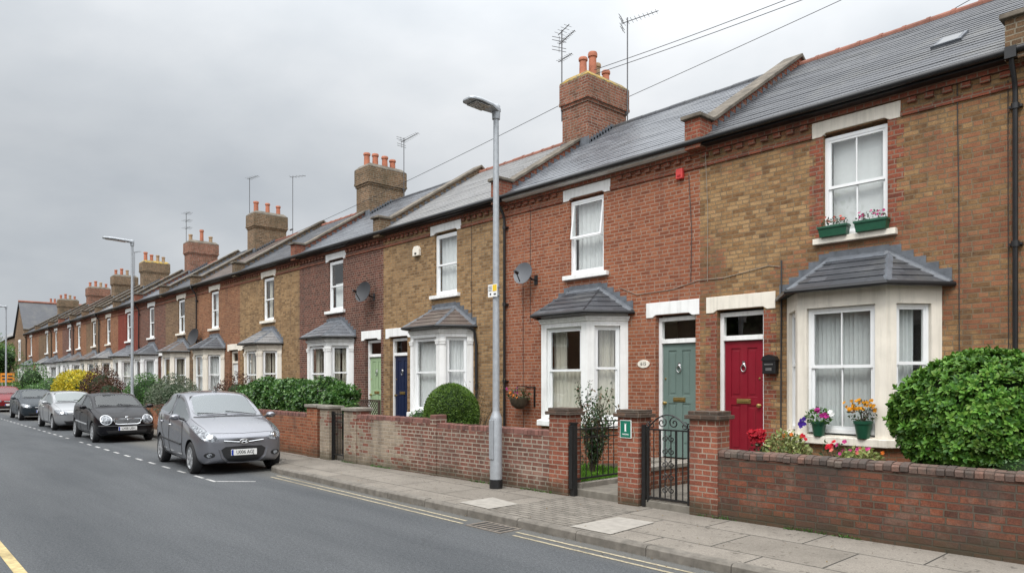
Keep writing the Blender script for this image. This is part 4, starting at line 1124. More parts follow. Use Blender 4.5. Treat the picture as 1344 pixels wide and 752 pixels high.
    # ---- details laid onto the skin
    def hit(a, b, ax):
        if ax == 'front': org, d = Vector((4, a, b)), Vector((-1, 0, 0))
        elif ax == 'rear': org, d = Vector((-4, a, b)), Vector((1, 0, 0))
        elif ax == 'left': org, d = Vector((a, 4, b)), Vector((0, -1, 0))
        elif ax == 'right': org, d = Vector((a, -4, b)), Vector((0, 1, 0))
        else: org, d = Vector((a, b, 4)), Vector((0, 0, -1))
        loc, nr, _, _ = bvh.ray_cast(org, d)
        return (loc, nr) if loc is not None else (None, None)
    def patch(poly, ax, m, nm, off=.006, thick=.012, rings=5, parent=t, seg=5):
        pts = []
        for k in range(len(poly)):
            a, b = poly[k], poly[(k + 1) % len(poly)]
            for s in range(seg): pts.append((a[0] + (b[0] - a[0]) * s / seg, a[1] + (b[1] - a[1]) * s / seg))
        c = (sum(q[0] for q in pts) / len(pts), sum(q[1] for q in pts) / len(pts)); n = len(pts)
        V = []; last = None
        for r in range(rings + 1):
            f = r / rings if r else .02
            for q in pts:
                l, nr = hit(c[0] + (q[0] - c[0]) * f, c[1] + (q[1] - c[1]) * f, ax)
                if l is None: l, nr = last
                last = (l, nr); V.append(l + nr * (off + (.0 if r < rings else 0)))
        base = [v for v in V[-n:]]
        V += [v - (hit(0, .5, ax)[1] or Vector((1, 0, 0))) * thick for v in base]
        F = [(r * n + k, r * n + (k + 1) % n, (r + 1) * n + (k + 1) % n, (r + 1) * n + k) for r in range(rings + 1) for k in range(n)] + [tuple(range(n))]
        g = MB(); g.mesh(V, F, 0, True); return g.build(nm, m, parent, local=True)
    def strip(path, ax, w, m, nm, off=.004, parent=t, seg=8, rod=None):
        P = []
        for k in range(len(path) - 1):
            for s in range(seg): P.append(tuple(path[k][q] + (path[k + 1][q] - path[k][q]) * s / seg for q in (0, 1)))
        P.append(path[-1]); pts = []
        for q in P:
            l, nr = hit(q[0], q[1], ax)
            if l is not None: pts.append(l + nr * off)
        if len(pts) < 2: return None
        g = MB(); g.tube(pts, w, 5); return g.build(nm, m, parent, local=True, recalc=False)
    p['details'](t, hit, patch, strip)
    # ---- inside
    sx_, sy_, sz_ = p['scale']
    def ibox(g, x0, x1, y0, y1, z0, z1): g.box(x0 * sx_, x1 * sx_, y0 * sy_, y1 * sy_, z0 * sz_, z1 * sz_)
    g = MB(); ibox(g, -1.35, .95, -.60, .60, .34, .40); g.build('cabin_floor', M['car_lining'], t, local=True)
    g = MB(); ibox(g, .52, .86, -.60, .60, .72, .90); g.build('dashboard', M['car_lining'], t, local=True, bevel=.04)
    for yy in (-.32, .32):
        g = MB(); ibox(g, -.40, .12, yy - .22, yy + .22, .42, .60); g.prism([(a * sx_, (yy - .22) * sy_, b * sz_) for a, b in ((-.30, .60), (-.50, 1.10), (-.60, 1.10), (-.44, .58))], (0, .44 * sy_, 0)); st_ = g.build('front_seat', M['car_seat'], t, local=True, bevel=.035)
        g = MB(); ibox(g, -.61, -.53, yy - .12, yy + .12, 1.13, 1.29); g.build('headrest', M['car_seat'], st_, local=True, bevel=.03)
    g = MB(); ibox(g, -1.10, -.72, -.56, .56, .42, .60); g.prism([(a * sx_, -.55 * sy_, b * sz_) for a, b in ((-1.08, .58), (-1.22, 1.05), (-1.30, 1.05), (-1.18, .58))], (0, 1.10 * sy_, 0)); g.build('rear_seat', M['car_seat'], t, local=True, bevel=.035)
    g = MB(); c_w = Vector((.40 * sx_, -.32 * sy_, .93 * sz_)); g.tube([c_w + Vector((-.06 * math.sin(a), .17 * math.cos(a), .155 * math.sin(a))) for a in [k * math.pi / 12 for k in range(25)]], .014, 6); g.tube([c_w, c_w + Vector((.15, 0, -.08))], .03, 8); g.tube([c_w + Vector((0, -.16, 0)), c_w + Vector((0, .16, 0))], .014, 6); g.build('steering_wheel', M['car_lining'], t, local=True)
    g = MB(); ibox(g, .20, .225, -.10, .10, 1.29, 1.345); g.build('rear_view_mirror', M['trim'], t, local=True, bevel=.01)
    # ---- wheels
    for wx in p['axles']:
        for sg in (1, -1):
            w = empty('wheel', (wx, sg * p['track'], wr_)); w.parent = t
            g = MB(); o_ = ww / 2
            g.lathe((0, -o_, 0), [(wr_ * .66, 0), (wr_ * .9, -.004), (wr_ * .985, .02), (wr_, .05), (wr_, ww - .05), (wr_ * .985, ww - .02), (wr_ * .9, ww + .004), (wr_ * .66, ww)], 32, axis='y', cap=False)
            g.build('tyre', M['rubber'], w, local=True)
            g = MB(); f = sg * o_; s2 = sg
            pr = [(wr_ * .70, f - s2 * .004), (wr_ * .67, f + s2 * .002), (wr_ * .60, f - s2 * .02), (wr_ * .60, f - s2 * .06)]
            g.lathe((0, 0, 0), pr, 32, axis='y', cap=False)
            ns = p.get('spokes', 7)
            for k in range(ns):
                a = 2 * math.pi * k / ns; ca, sa = math.cos(a), math.sin(a)
                def q(rr, tt, dd): return (rr * ca - tt * sa, f - s2 * dd, rr * sa + tt * ca)
                r0, r1 = wr_ * .12, wr_ * .63; tw = wr_ * p.get('spokew', .13)
                Vv = [q(r0, -tw * .8, .012), q(r1, -tw, .002), q(r1, tw, .002), q(r0, tw * .8, .012), q(r0, -tw * .8, .05), q(r1, -tw, .04), q(r1, tw, .04), q(r0, tw * .8, .05)]
                g.mesh(Vv, [(0, 1, 2, 3), (4, 7, 6, 5), (0, 4, 5, 1), (1, 5, 6, 2), (2, 6, 7, 3), (3, 7, 4, 0)])
            g.lathe((0, f - s2 * .03, 0), [(wr_ * .20, 0), (wr_ * .20, s2 * .026), (wr_ * .12, s2 * .034)], 16, axis='y')
            g.build('rim', p.get('rim', M['rim']), w, local=True)
            g = MB(); g.lathe((0, f - s2 * .075, 0), [(wr_ * .62, 0), (wr_ * .62, s2 * .012)], 24, axis='y'); g.build('brake_drum', M['trim'], w, local=True)
    return t
# ================================================================== the street
def WY(x): return 7.70 + .043 * (x + 1.6) if x > -13.2 else 7.20
B = [-2.25, -6.86, -11.93, -16.9, -22.0, -27.0, -31.7, -36.0, -40.3, -44.5, -48.7, -52.2, -55.8, -59.6, -63.4, -69.0, -74.6]
# ---- setting
g = MB(); g.face([(-400, -200, -.03), (120, -200, -.03), (120, 300, -.03), (-400, 300, -.03)]); tag(g.build('ground', M['ground']), kind='structure')
g = MB(); g.face([(-140, -4.2, 0), (30, -4.2, 0), (30, 8, 0), (-140, 8, 0)]); tag(g.build('road', M['asphalt']), kind='structure')
KB = [(-95, 6.75), (-26, 6.6), (-14.2, 6.42), (-13.3, 5.82), (-12.9, 5.76), (-10, 5.74), (6, 5.78)]
g = MB()
front = [(x, y + .12) for (x, y) in KB]; back = [(x, 8.3 if x > -13.1 else 8.3) for (x, y) in KB]
for k in range(len(KB) - 1):
    a, b, c, d = front[k], front[k + 1], back[k + 1], back[k]
    g.face([(*a, PZ), (*b, PZ), (*c, PZ), (*d, PZ)])
tag(g.build('pavement', M['slabs']), kind='structure')
g = MB(); lens = []
for k in range(len(KB) - 1):
    a, b = Vector((*KB[k], 0)), Vector((*KB[k + 1], 0)); ln = (b - a).length; n = max(1, round(ln / .915)); t = (b - a) / n; d = t.normalized(); nn = Vector((-d.y, d.x, 0))
    if a.x < -40: n = 1; t = b - a
    for i in range(n):
        p = a + t * i + d * .004; q = a + t * (i + 1) - d * .004; h = PZ + .006 + random.uniform(-.003, .003)
        g.prism([(*(p + nn * 0).xy, -.05), (*(p + nn * .008).xy, h - .022), (*(p + nn * .03).xy, h), (*(p + nn * .128).xy, h), (*(p + nn * .128).xy, -.05)], q - p)
tag(g.build('kerb', M['kerb'], bevel=.004), kind='structure')
g = MB(); fe = [(-100, 7.78), (-21.7, 7.78), (-21.69, 7.38), (-13.25, 7.38), (-13.2, WY(-13.2) + .14), (8, WY(8) + .12)]
for (a, b), (c, d) in zip(fe[:-1], fe[1:]): g.face([(a, b, GZ - .002), (c, d, GZ - .002), (c, 18, GZ - .002), (a, 18, GZ - .002)])
tag(g.build('garden_ground', M['soil']), kind='structure')
g = MB(); g.box(-6.12, -5.6, 7.75, 10.3, .05, .215); g.box(-5.78, -5.03, 7.56, 7.749, .05, .19); g.box(-7.02, -6.121, 7.56, 10.3, .05, .20); g.box(-5.599, -5.2, 7.75, 10.3, .05, .212)
g.box(-13.45, -12.95, 7.3, 10.2, .05, .21); g.box(-16.0, -13.451, 9.4, 10.3, .05, .212)
tag(g.build('garden_path', M['path'], bevel=.008), kind='structure')
for nm, pts, m, dz in (('paving_slab', [(-5.515, 5.90), (-5.493, 6.733), (-4.997, 6.78), (-4.929, 5.91)], 'newslab', .008), ('paving_slab', [(-7.6, 5.95), (-7.6, 6.55), (-6.95, 6.45), (-6.95, 5.92)], 'newslab', .008),
                       ('paving_setts', [(-6.94, 5.90), (-6.94, 7.38), (-6.7, 7.46), (-5.62, 7.2), (-5.53, 5.905)], 'setts', .004)):
    g = MB(); g.face([(x, y, PZ + dz) for (x, y) in pts]); tag(g.build(nm, M[m]), kind='structure')
# ---- painted lines
g = MB()
def dashline(pts, w, m, name, z=.004, worn=0):
    g = MB()
    for (a, b) in pts:
        a, b = Vector((*a, z)), Vector((*b, z)); d = (b - a); L_ = d.length; d.normalize(); nn = Vector((-d.y, d.x, 0)) * w / 2
        n = max(1, int(L_ / .35)) if worn else 1
        for i in range(n):
            p, q = a + d * L_ * i / n, a + d * L_ * (i + 1) / n
            if worn and random.random() < worn: continue
            j = random.uniform(.86, 1.05) if worn else 1
            g.face([p - nn * j, q - nn * j, q + nn, p + nn])
    return tag(g.build(name, m, recalc=False), kind='structure')
yl = [((-12.6, 5.62), (-6.95, 5.56)), ((-6.05, 5.57), (6, 5.58))]
yl2 = [((-12.5, 5.47), (-6.85, 5.42)), ((-5.95, 5.43), (6, 5.43))]
dashline(yl + yl2, .042, M['yel'], 'double_yellow_line', worn=.02)
ds = []; x = -13.15
while x > -75: ds.append(((x - .44, 4.50 + (.006 * (-13 - x))), (x, 4.50 + .006 * (-13 - x)))); x -= .97
ds.append(((-13.0, 4.50), (-12.55, 4.50)))
ds.append(((-12.59, 4.52), (-12.10, 5.02)))
dashline(ds, .060, M['wht'], 'parking_bay_marking', worn=.03)
dashline([((-90, 1.06), (8, 1.06))], .095, M['yel2'], 'centre_line')

# ---- houses
H = {}
H[1] = make_house(1, B[0], B[1], 'yellow and red brick house with crimson door and cream bay window, nearest the camera', 'b_yellow_red', -4.235, -4.29, -6.115, M['cream'], 'door_red', M['s_dark'], None, 'blind', 'voile',
                  'terra', 'lead', baybars=(1, 1), wbars=(1, 1), downpipe=-2.33, handle=.70, sillz=.985, par=True)
H[2] = make_house(2, B[1], B[2], 'orange red brick house with sage green door and white bay window', 'b_red', -9.49, -9.46, -7.37, M['white'], 'door_sage', M['s_blue'], M['s_dark'], 'halfdrape', 'net', 'slate', 'slate',
                  chim=(9.12, M['b_stack'], [('pot_red', .48, .10), ('pot_red', .72, .105), ('pot_buff', .60, .10), ('pot_red', .52, .10)], 2, 'lichen'), tilt=.10, downpipe=-11.82, fascia='white', knocker='chrome')
H[3] = make_house(3, B[2], B[3], 'yellow brown brick house with navy door, white capped bay and round dome bush in front', 'b_yellow', -14.07, -14.07, -16.16, M['white'], 'door_navy', M['s_light'], M['s_brown'], 'net', 'net', 'terra', 'lead', caps=True)
d = MB(); d.tube([(-12.90, 10.40, 2.98), (-12.86, 10.52, 2.9), (-12.82, 10.54, 2.6), (-12.80, 10.54, .3)], .034, 8); d.lathe((-12.81, 10.54, 1.6), [(.042, 0), (.042, .06)], 8); d.build('bay_downpipe', M['black'], H[3])
H[4] = make_house(4, B[3], B[4], 'dark maroon brick house with light green door behind the leafy hedge', 'b_maroon', -19.58, -19.58, -17.45, M['white'], 'door_mint', M['s_blue'], M['s_blue'], 'drapes', 'half', 'slate', 'lead', caps=True,
                  chim=(9.15, M['b_stack2'], [('pot_red', .5, .11), ('pot_red', .55, .11), ('pot_red', .52, .11), ('pot_red', .48, .11)], 4), downpipe=None)
H[5] = make_house(5, B[4], B[5], 'yellow brown brick house with cream bay, left of the maroon house', 'b_yellow', -24.43, -24.43, -26.35, M['cream'], 'door_white', M['s_dark'], M['s_light'], 'drapes', 'drapes', 'terra', 'lead', caps=True)
spec = [(6, 'b_orange', 'cream', 'door_white', 's_brown', 's_dark', 'brown orange brick house with narrow white panelled door and cream bay'),
        (7, 'b_brown', 'cream', 'door_navy', 's_dark', 's_brown', 'brown stock brick house with black dish and red tiled bay roof'),
        (8, 'b_maroon', 'white', 'door_red', 's_blue', 's_dark', 'dark red brick house with grey bay roof, behind the second street lamp'),
        (9, 'b_paint', 'white', 'door_white', 's_dark', 's_blue', 'bright red painted brick house with blue grey bay roof, behind the purple shrub'),
        (10, 'b_orange', 'cream', 'door_brown', 's_light', 's_light', 'orange brick house with pale cream bay, just right of the yellow bush'),
        (11, 'b_brown', 'cream', 'door_navy', 's_brown', 's_brown', 'brown brick house with brown bay roof rising behind the yellow flowering bush'),
        (12, 'b_orange', 'white', 'door_red', 's_dark', 's_brown', 'orange brown brick house, first past the yellow flowering bush'),
        (13, 'b_maroon', 'white', 'door_white', 's_dark', 's_dark', 'maroon brick house with white bay, far along the terrace'),
        (14, 'b_orange', 'white', 'door_brown', 's_brown', 's_dark', 'small orange brick house with dark bay roof, third from the far end of the terrace'),
        (15, 'b_brown', 'white', 'door_navy', 's_dark', 's_light', 'wide brown brick house, second from the far end of the terrace'),
        (16, 'b_orange', 'white', 'door_red', 's_dark', 's_blue', 'last brick house of the terrace, next to the gabled corner house')]
chz = {6: (9.2, M['b_stack2'], [('pot_red', .52, .11), ('pot_red', .52, .10), ('pot_red', .5, .10)], 6), 8: (9.15, M['b_stack'], [('pot_buff', .4, .10), ('pot_red', .7, .10), ('pot_buff', .42, .10)], 8), 10: (9.1, M['b_stack2'], [('pot_red', .6, .11), ('pot_red', .48, .10), ('pot_buff', .48, .1), ('pot_buff', .42, .1)], 10, 'lichen'),
       12: (9.0, M['b_stack2'], POTS, 12), 14: (8.9, M['b_stack'], POTS, 14), 16: (8.9, M['b_stack2'], POTS, 16)}
for (i, wall, pt, dr, rf, bf, lab) in spec:
    x1, x0 = B[i - 1], B[i]; w = x1 - x0
    if i % 2: bx = x1 - 2.05; dx = x0 + .62
    else: bx = x0 + 2.05; dx = x1 - .62
    if w < 3.9: bx = x1 - 1.45 if i % 2 else x0 + 1.45
    cur = ['net', 'drapes', 'blind'][i % 3]
    H[i] = make_house(i, x1, x0, lab, wall, bx, bx, dx, M[pt], dr, M[rf], M[bf], cur, ['net', 'half', 'drapes'][i % 3], ['terra', 'slate'][i % 2], 'lead', caps=(i % 2 == 0), chim=chz.get(i), downpipe=x0 + .1 if i % 2 == 0 else None)
# right-hand edge: start of the next house (kneeler, wall)
# H1 extras
h = H[1]
def quoin(xc, side, za, zb):
    d = MB(); z = za; k = 0
    while z < zb - .02:
        w = .21 if k % 2 else .115
        a, b = (xc, xc + w) if side > 0 else (xc - w, xc)
        d.box(a, b, FY - .004, FY + .02, z + .001, min(z + .149, zb)); z += .15; k += 1
    d.build('brick_quoin', M['b_dress'], h)
quoin(-4.29 + .452, 1, 3.78, 5.38); quoin(-4.29 - .452, -1, 3.78, 5.38)
quoin(-5.693, 1, .4, 2.86); quoin(-6.537, -1, .4, 2.86)
q = empty('skylight', (0, 0, 0)); q.parent = h; q.location = Vector((-3.43, 11.9, zroof(11.9))) - h.location
q.rotation_euler = (math.atan(.646), 0, 0); q.scale = (.78, .72, .8)
d = MB(); d.box(-.23, .23, -.33, .33, -.02, .05); d.box(-.26, .26, -.37, -.331, -.02, .06); d.build('skylight_frame', M['lead'], q, local=True, bevel=.005)
d = MB(); d.box(-.17, .17, -.27, .27, .045, .052); d.build('skylight_pane', M['car_glass'], q, local=True)
d = MB(); d.tube([(-2.98, FY - .012, 5.66), (-2.96, FY - .012, 4.2), (-2.95, FY - .012, .6)], .006, 5); d.tube([(-2.42, FY - .012, 5.5), (-2.41, FY - .012, .6)], .005, 5)
d.tube([(-5.39, FY - .015, 3.62), (-5.40, FY - .015, 1.0)], .012, 5); d.build('wall_cable', M['wire'], h)
d = MB(); d.tube([(-6.72, FY - .06, 5.6), (-6.70, FY - .015, 4.6), (-6.71, FY - .015, 3.42)], .006, 5)
d.tube([(-8.6, FY - .012, 3.5), (-8.2, FY - .012, 3.33), (-7.4, FY - .012, 3.36), (-6.9, FY - .012, 3.46), (-6.4, FY - .012, 3.45), (-5.6, FY - .012, 3.56), (-5.42, FY - .012, 3.52)], .006, 5); d.build('loose_cable', M['wiregrey'], h)
h = H[2]
d = MB(); d.tube([(-7.08, FY - .012, 5.3), (-7.02, FY - .012, 4.3), (-7.04, FY - .012, 3.45)], .006, 5); d.tube([(-11.28, FY - .012, 3.9), (-11.27, FY - .012, .6)], .005, 5); d.tube([(-11.05, FY - .012, 5.5), (-11.05, FY - .012, 3.0)], .005, 5); d.build('wall_cable', M['wire'], h)
h = H[3]
d = MB(); d.tube([(-13.05, FY - .012, 5.5), (-13.05, FY - .012, 1.2)], .005, 5); d.build('wall_cable', M['wire'], h)

# gable house closing the terrace, and the houses beyond the trees
def gable_house(x0, x1, y0, y1, ez, rz, label, wall, roofm, ridge_along='y', chim=None, win=()):
    cx = (x0 + x1) / 2; root = thing('gable_house', (cx, y0, 0), label, 'house')
    w = MB()
    if ridge_along == 'y': w.prism([(x0, y0, 0), (x1, y0, 0), (x1, y0, ez), (cx, y0, rz), (x0, y0, ez)], (0, y1 - y0, 0))
    else:
        cy = (y0 + y1) / 2; w.prism([(x1, y0, 0), (x1, y1, 0), (x1, y1, ez), (x1, cy, rz), (x1, y0, ez)], (x0 - x1, 0, 0))
    w.build('wall', M[wall], root)
    r = MB(); e = .12
    if ridge_along == 'y':
        for sg in (1, -1):
            xe = x1 if sg > 0 else x0; sl = (rz - ez) / (xe - cx)
            a = (xe + sg * .2, ez + sl * (sg * .2)); 
            r.prism([(a[0], y0 - e, a[1] + .03), (cx, y0 - e, rz + .03), (cx, y0 - e, rz + .12), (a[0], y0 - e, a[1] + .12)], (0, y1 - y0 + 2 * e, 0))
    else:
        cy = (y0 + y1) / 2
        for sg in (1, -1):
            ye = y1 if sg > 0 else y0; sl = (rz - ez) / (ye - cy); a = (ye + sg * .25, ez + sl * sg * .25)
            r.prism([(x0 - e, a[0], a[1] + .03), (x0 - e, cy, rz + .03), (x0 - e, cy, rz + .12), (x0 - e, a[0], a[1] + .12)], (x1 - x0 + 2 * e, 0, 0))
    ro = r.build('roof', roofm, root)
    t = MB()
    if ridge_along == 'y': t.tube([(cx, y0 - e, rz + .11), (cx, y1 + e, rz + .11)], .12, 8)
    else: t.tube([(x0 - e, (y0 + y1) / 2, rz + .11), (x1 + e, (y0 + y1) / 2, rz + .11)], .12, 8)
    t.build('ridge_tile_run', M['terra'], ro)
    for (wx, wy, za, zb, ww, ax) in win:
        f = MB(); gl = MB()
        fr = frame_of(wx - ww / 2, y0 - .04, 1, 0) if ax == 'f' else frame_of(x1 + .04, wy - ww / 2, 0, 1)
        sash(f, gl, fr, 0, ww, za, zb, d0=.0, deep=.035); f.fbox(fr, -.1, ww + .1, -.04, .035, za - .1, za - .004); f.fbox(fr, -.1, ww + .1, -.02, .035, zb + .004, zb + .2)
        fo = f.build('window', M['upvc'], root); gl.build('pane', M['car_glass'], fo)
    if chim:
        c = MB(); x, y, z = chim; c.box(x - .45, x + .45, y - .6, y + .6, rz - 1.6, z - .3); c.box(x - .52, x + .52, y - .67, y + .67, z - .299, z)
        co = c.build('chimney', M['b_stack'], root)
        for k in range(3):
            p = MB(); p.lathe((x, y - .4 + .4 * k, z), [(.12, 0), (.10, .4), (.13, .42), (.13, .48), (.09, .48)], 10); p.build('chimney_pot', M['pot_red'], co)
    return root
gable_house(-80.6, -74.7, 10.5, 18.5, 5.6, 8.75, 'brick house with its gable end to the street, closing the far end of the terrace', 'b_brown', M['s_dark'], 'y',
            win=((-77.6, 0, 3.6, 5.2, .9, 'f'), (-77.6, 0, .9, 2.6, 1.6, 'f')))
gable_house(-112, -98, 13.0, 21, 6.6, 9.6, 'distant house with grey roof and red chimney beyond the leafy tree', 'b_brown', M['s_light'], 'x', chim=(-100, 17, 11.0), win=((-101, 0, 3.8, 5.2, 1.0, 'f'), (-105, 0, 3.8, 5.2, 1.0, 'f')))
gable_house(-112, -99, -12, -5.5, 5.4, 7.9, 'distant low house across the end of the road', 'b_maroon', M['s_brown'], 'x', win=((-102, 0, 3.0, 4.4, 1.0, 'f'),))

# ---- things on the houses
dish(-11.0, 4.0, .225, 'dishgrey', 'pale grey satellite dish on the orange red brick wall', (.25, -1, .28))
dish(-17.5, 4.2, .28, 'dishdark', 'black satellite dish on the maroon brick wall', (.25, -1, .28))
dish(-31.3, 3.55, .36, 'dishdark', 'dark satellite dish high between the brown and orange brick houses', (.25, -1, .28))
t = thing('alarm_box', (-7.24, FY, 5.25), 'small red alarm box high under the eaves of the orange red house', 'alarm box')
d = MB(); d.box(-7.31, -7.17, FY - .075, FY - .001, 5.26, 5.44); d.build('cover', M['redbox'], t, bevel=.012); d = MB(); d.box(-7.27, -7.21, FY - .085, FY - .0755, 5.30, 5.33); d.build('strobe', M['lamp_red'], t)
t = thing('alarm_box', (-15.25, FY, 4.9), 'white alarm box on the yellow brown brick wall under the eaves', 'alarm box')
d = MB(); d.prism([(-15.39, FY - .08, 4.95), (-15.11, FY - .08, 4.95), (-15.11, FY - .08, 5.12), (-15.17, FY - .08, 5.20), (-15.33, FY - .08, 5.20), (-15.39, FY - .08, 5.12)], (0, .079, 0)); d.build('cover', M['cream'], t, bevel=.01)
d = MB(); d.box(-15.29, -15.21, FY - .09, FY - .0805, 4.99, 5.03); d.build('strobe', M['dark'], t)
t = thing('letter_box', (-5.55, FY, 1.86), 'black wall mounted letter box beside the crimson door', 'letter box')
d = MB(); d.prism([(-5.66, FY - .12, 1.85), (-5.44, FY - .12, 1.85), (-5.44, FY - .12, 2.06), (-5.47, FY - .12, 2.10), (-5.63, FY - .12, 2.10), (-5.66, FY - .12, 2.06)], (0, .119, 0)); d.build('case', M['black'], t, bevel=.01)
d = MB(); d.prism([(-5.675, FY - .135, 2.062), (-5.425, FY - .135, 2.062), (-5.465, FY - .135, 2.125), (-5.55, FY - .135, 2.155), (-5.635, FY - .135, 2.125)], (0, .134, 0)); d.build('lid', M['black'], t)
d = MB(); d.box(-5.62, -5.48, FY - .124, FY - .1205, 1.99, 2.01); d.box(-5.60, -5.50, FY - .124, FY - .1205, 1.90, 1.945); d.build('label_plate', M['chrome'], t)
t = thing('house_plaque', (-8.05, FY, 2.05), 'oval cream house number plaque beside the sage green door', 'plaque')
d = MB(); V = [(-8.05 + .135 * math.cos(k * math.pi / 12), FY - .016, 2.05 + .075 * math.sin(k * math.pi / 12)) for k in range(24)]; d.prism(V, (0, .015, 0)); d.build('plate', M['cream'], t, bevel=.004)
text('615', .085, (0, -.0175, 0), (R(90), 0, 0), M['ink'], t, 'numerals', .001)

# ---- chimney aerials
aerial(-12.42, 13.0, 8.25, 10.55, 'tall television aerial with three booms left of the red brick chimney', 1, -8, inward=(.1, .05))
aerial(-11.42, 14.36, 8.25, 10.95, 'television aerial with long upright boom right of the red brick chimney', 0, 22, inward=(-.1, 0))
aerial(-21.45, 14.3, 8.3, 10.4, 'television aerial right of the brown stack with four red pots', 0, 5, inward=(-.15, 0))
aerial(-32.25, 13.1, 8.4, 11.0, 'slim television aerial left of the brown stack with three red pots', 2, 12, inward=(.15, 0))
aerial(-31.0, 14.6, 8.4, 11.1, 'slim television aerial right of the brown stack with three red pots', 2, 35, inward=(-.25, 0))
aerial(-40.9, 13.1, 8.4, 10.9, 'television aerial with stacked short booms beside the far red chimney', 3, 0, inward=(.15, 0))
aerial(-55.2, 14.2, 8.3, 10.8, 'thin distant television aerial on the fifth chimney', 2, 20, inward=(-.2, 0))

# ---- walls, piers, gates
def wall_run(name, xa, xb, label, mt, ztop, thick=.22, cope='flat', copem='b_cap', group='front garden walls', cat='garden wall', y=None, sub=None):
    ya, yb = (WY(xa), WY(xb)) if y is None else (y, y)
    a = math.atan2(yb - ya, xb - xa); ln = math.hypot(xb - xa, yb - ya)
    t = thing(name, (xa, ya, 0), label, cat, group, a)
    w = MB(); ct = .085 if cope == 'round' else .078
    if sub:                                       # a run in two materials, butted with a ragged toothed joint
        z = 0.0; s0 = sub[1]
        w2 = MB(); k = 0
        while z < ztop - ct - .001:
            zz = min(z + .075, ztop - ct); j = s0 - .55 * (z / ztop) + (.11 if k % 2 else 0) + random.choice((-.22, 0, 0, .11))
            w.box(0, j, 0, thick, z, zz); w2.box(j, ln, 0, thick, z, zz); z = zz; k += 1
        o = w.build('brickwork', M[sub[0]], t, local=True); w2.build('brickwork', M[mt], t, local=True)
    else:
        w.box(0, ln, 0, thick, 0, ztop - ct - .001); o = w.build('brickwork', M[mt], t, local=True)
    c = MB(); s = 0
    step = .0785 if cope == 'round' else .075
    n = int(ln / step); step = ln / n
    for k in range(n):
        s = k * step; e = random.uniform(-.009, .007); dz = random.uniform(-.008, .005); gp = random.uniform(.002, .006)
        if cope == 'round':
            q = thick / 2 + .012; pr = [(-.012 + e, ztop - ct), (-.014 + e, ztop - ct * .45)] + [(thick / 2 - q * math.cos(R(u)), ztop - ct * .45 + (ct * .45) * math.sin(R(u))) for u in (25, 50, 75, 105, 130, 155)] + [(thick + .014, ztop - ct * .45), (thick + .012, ztop - ct)]
        else: pr = [(-.004 + e, ztop - ct), (-.004 + e, ztop - .006), (.004 + e, ztop), (thick, ztop), (thick + .004, ztop - ct)]
        c.prism([(s + gp, yy, zz + dz) for (yy, zz) in pr], (step - 2 * gp, 0, 0))
    c.box(0.001, ln - .001, .006, thick - .006, ztop - ct - .0005, ztop - .014)
    c.build('coping', M[copem], t, local=True)
    return t
m_, nt_, b_ = mat('coping_brick')
g_ = nt_.nodes.new('ShaderNodeNewGeometry'); c_ = ramp(nt_, g_.outputs['Random Per Island'], [(0, (.06, .045, .038)), (.4, (.11, .07, .055)), (.75, (.16, .085, .062)), (1, (.10, .085, .07))])
c_ = mix(nt_, ramp(nt_, noise(nt_, geo_pos(nt_), 9, 6, .7), [(.45, 0.), (.7, .8)]), c_, (.05, .047, .04)); c_ = mix(nt_, 1., c_, ramp(nt_, noise(nt_, geo_pos(nt_), 80, 3, .8), [(.3, .7), (.7, 1.3)]), 'MULTIPLY')
L(nt_, c_, b_.inputs['Base Color']); b_.inputs['Roughness'].default_value = .9; bump(nt_, b_, noise(nt_, geo_pos(nt_), 60, 4), .6, .005); M['cope_brick'] = m_
m_, nt_, b_ = mat('coping_brick_red')
g_ = nt_.nodes.new('ShaderNodeNewGeometry'); c_ = ramp(nt_, g_.outputs['Random Per Island'], [(0, (.11, .05, .042)), (.5, (.17, .075, .058)), (1, (.22, .10, .08))])
c_ = mix(nt_, ramp(nt_, noise(nt_, geo_pos(nt_), 7, 6, .7), [(.5, 0.), (.75, .7)]), c_, (.07, .06, .05)); L(nt_, c_, b_.inputs['Base Color']); b_.inputs['Roughness'].default_value = .9; M['cope_red'] = m_

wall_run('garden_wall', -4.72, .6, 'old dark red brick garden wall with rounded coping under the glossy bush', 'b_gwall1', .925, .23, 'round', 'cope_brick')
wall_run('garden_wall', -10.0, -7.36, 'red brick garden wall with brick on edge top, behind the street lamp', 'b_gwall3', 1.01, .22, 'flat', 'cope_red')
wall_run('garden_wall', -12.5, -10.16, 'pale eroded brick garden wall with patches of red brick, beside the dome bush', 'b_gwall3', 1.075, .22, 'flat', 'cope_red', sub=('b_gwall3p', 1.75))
wall_run('garden_wall', -21.6, -14.5, 'orange brick garden wall in front of the leafy hedge', 'b_gwall4', 1.03, .22, 'flat', 'cope_red', y=7.2)
def pier(x0, x1, z, label, mt, cap='brick', y=None, d=.30, group='brick gate piers', rz=None):
    xc = (x0 + x1) / 2; yy = WY(xc) - .02 if y is None else y
    t = thing('gate_pier', (xc, yy, 0), label, 'gate pier', group, R(2.46) if y is None else 0); w = (x1 - x0) / 2
    b = MB()
    zc = z - .10 if cap == 'brick' else z - .06
    b.box(-w, w, 0, d, 0, zc); b.build('shaft', M[mt], t, local=True, bevel=.006)
    c = MB()
    if cap == 'stub': c.box(-w + .002, w - .002, .002, d - .002, zc + .001, z)
    elif cap == 'brick': c.box(-w - .045, w + .045, -.045, d + .045, zc + .001, zc + .05); c.box(-w - .012, w + .012, -.012, d + .012, zc + .0505, z)
    else: c.box(-w - .04, w + .04, -.04, d + .04, zc + .001, z)
    c.build('cap', {'brick': M['b_cap'], 'stub': M['cope_red']}.get(cap, M['stone']), t, local=True, bevel=.007)
    return t
P1 = pier(-7.36, -7.00, 1.35, 'red brick gate pier left of the open railings', 'b_pier')
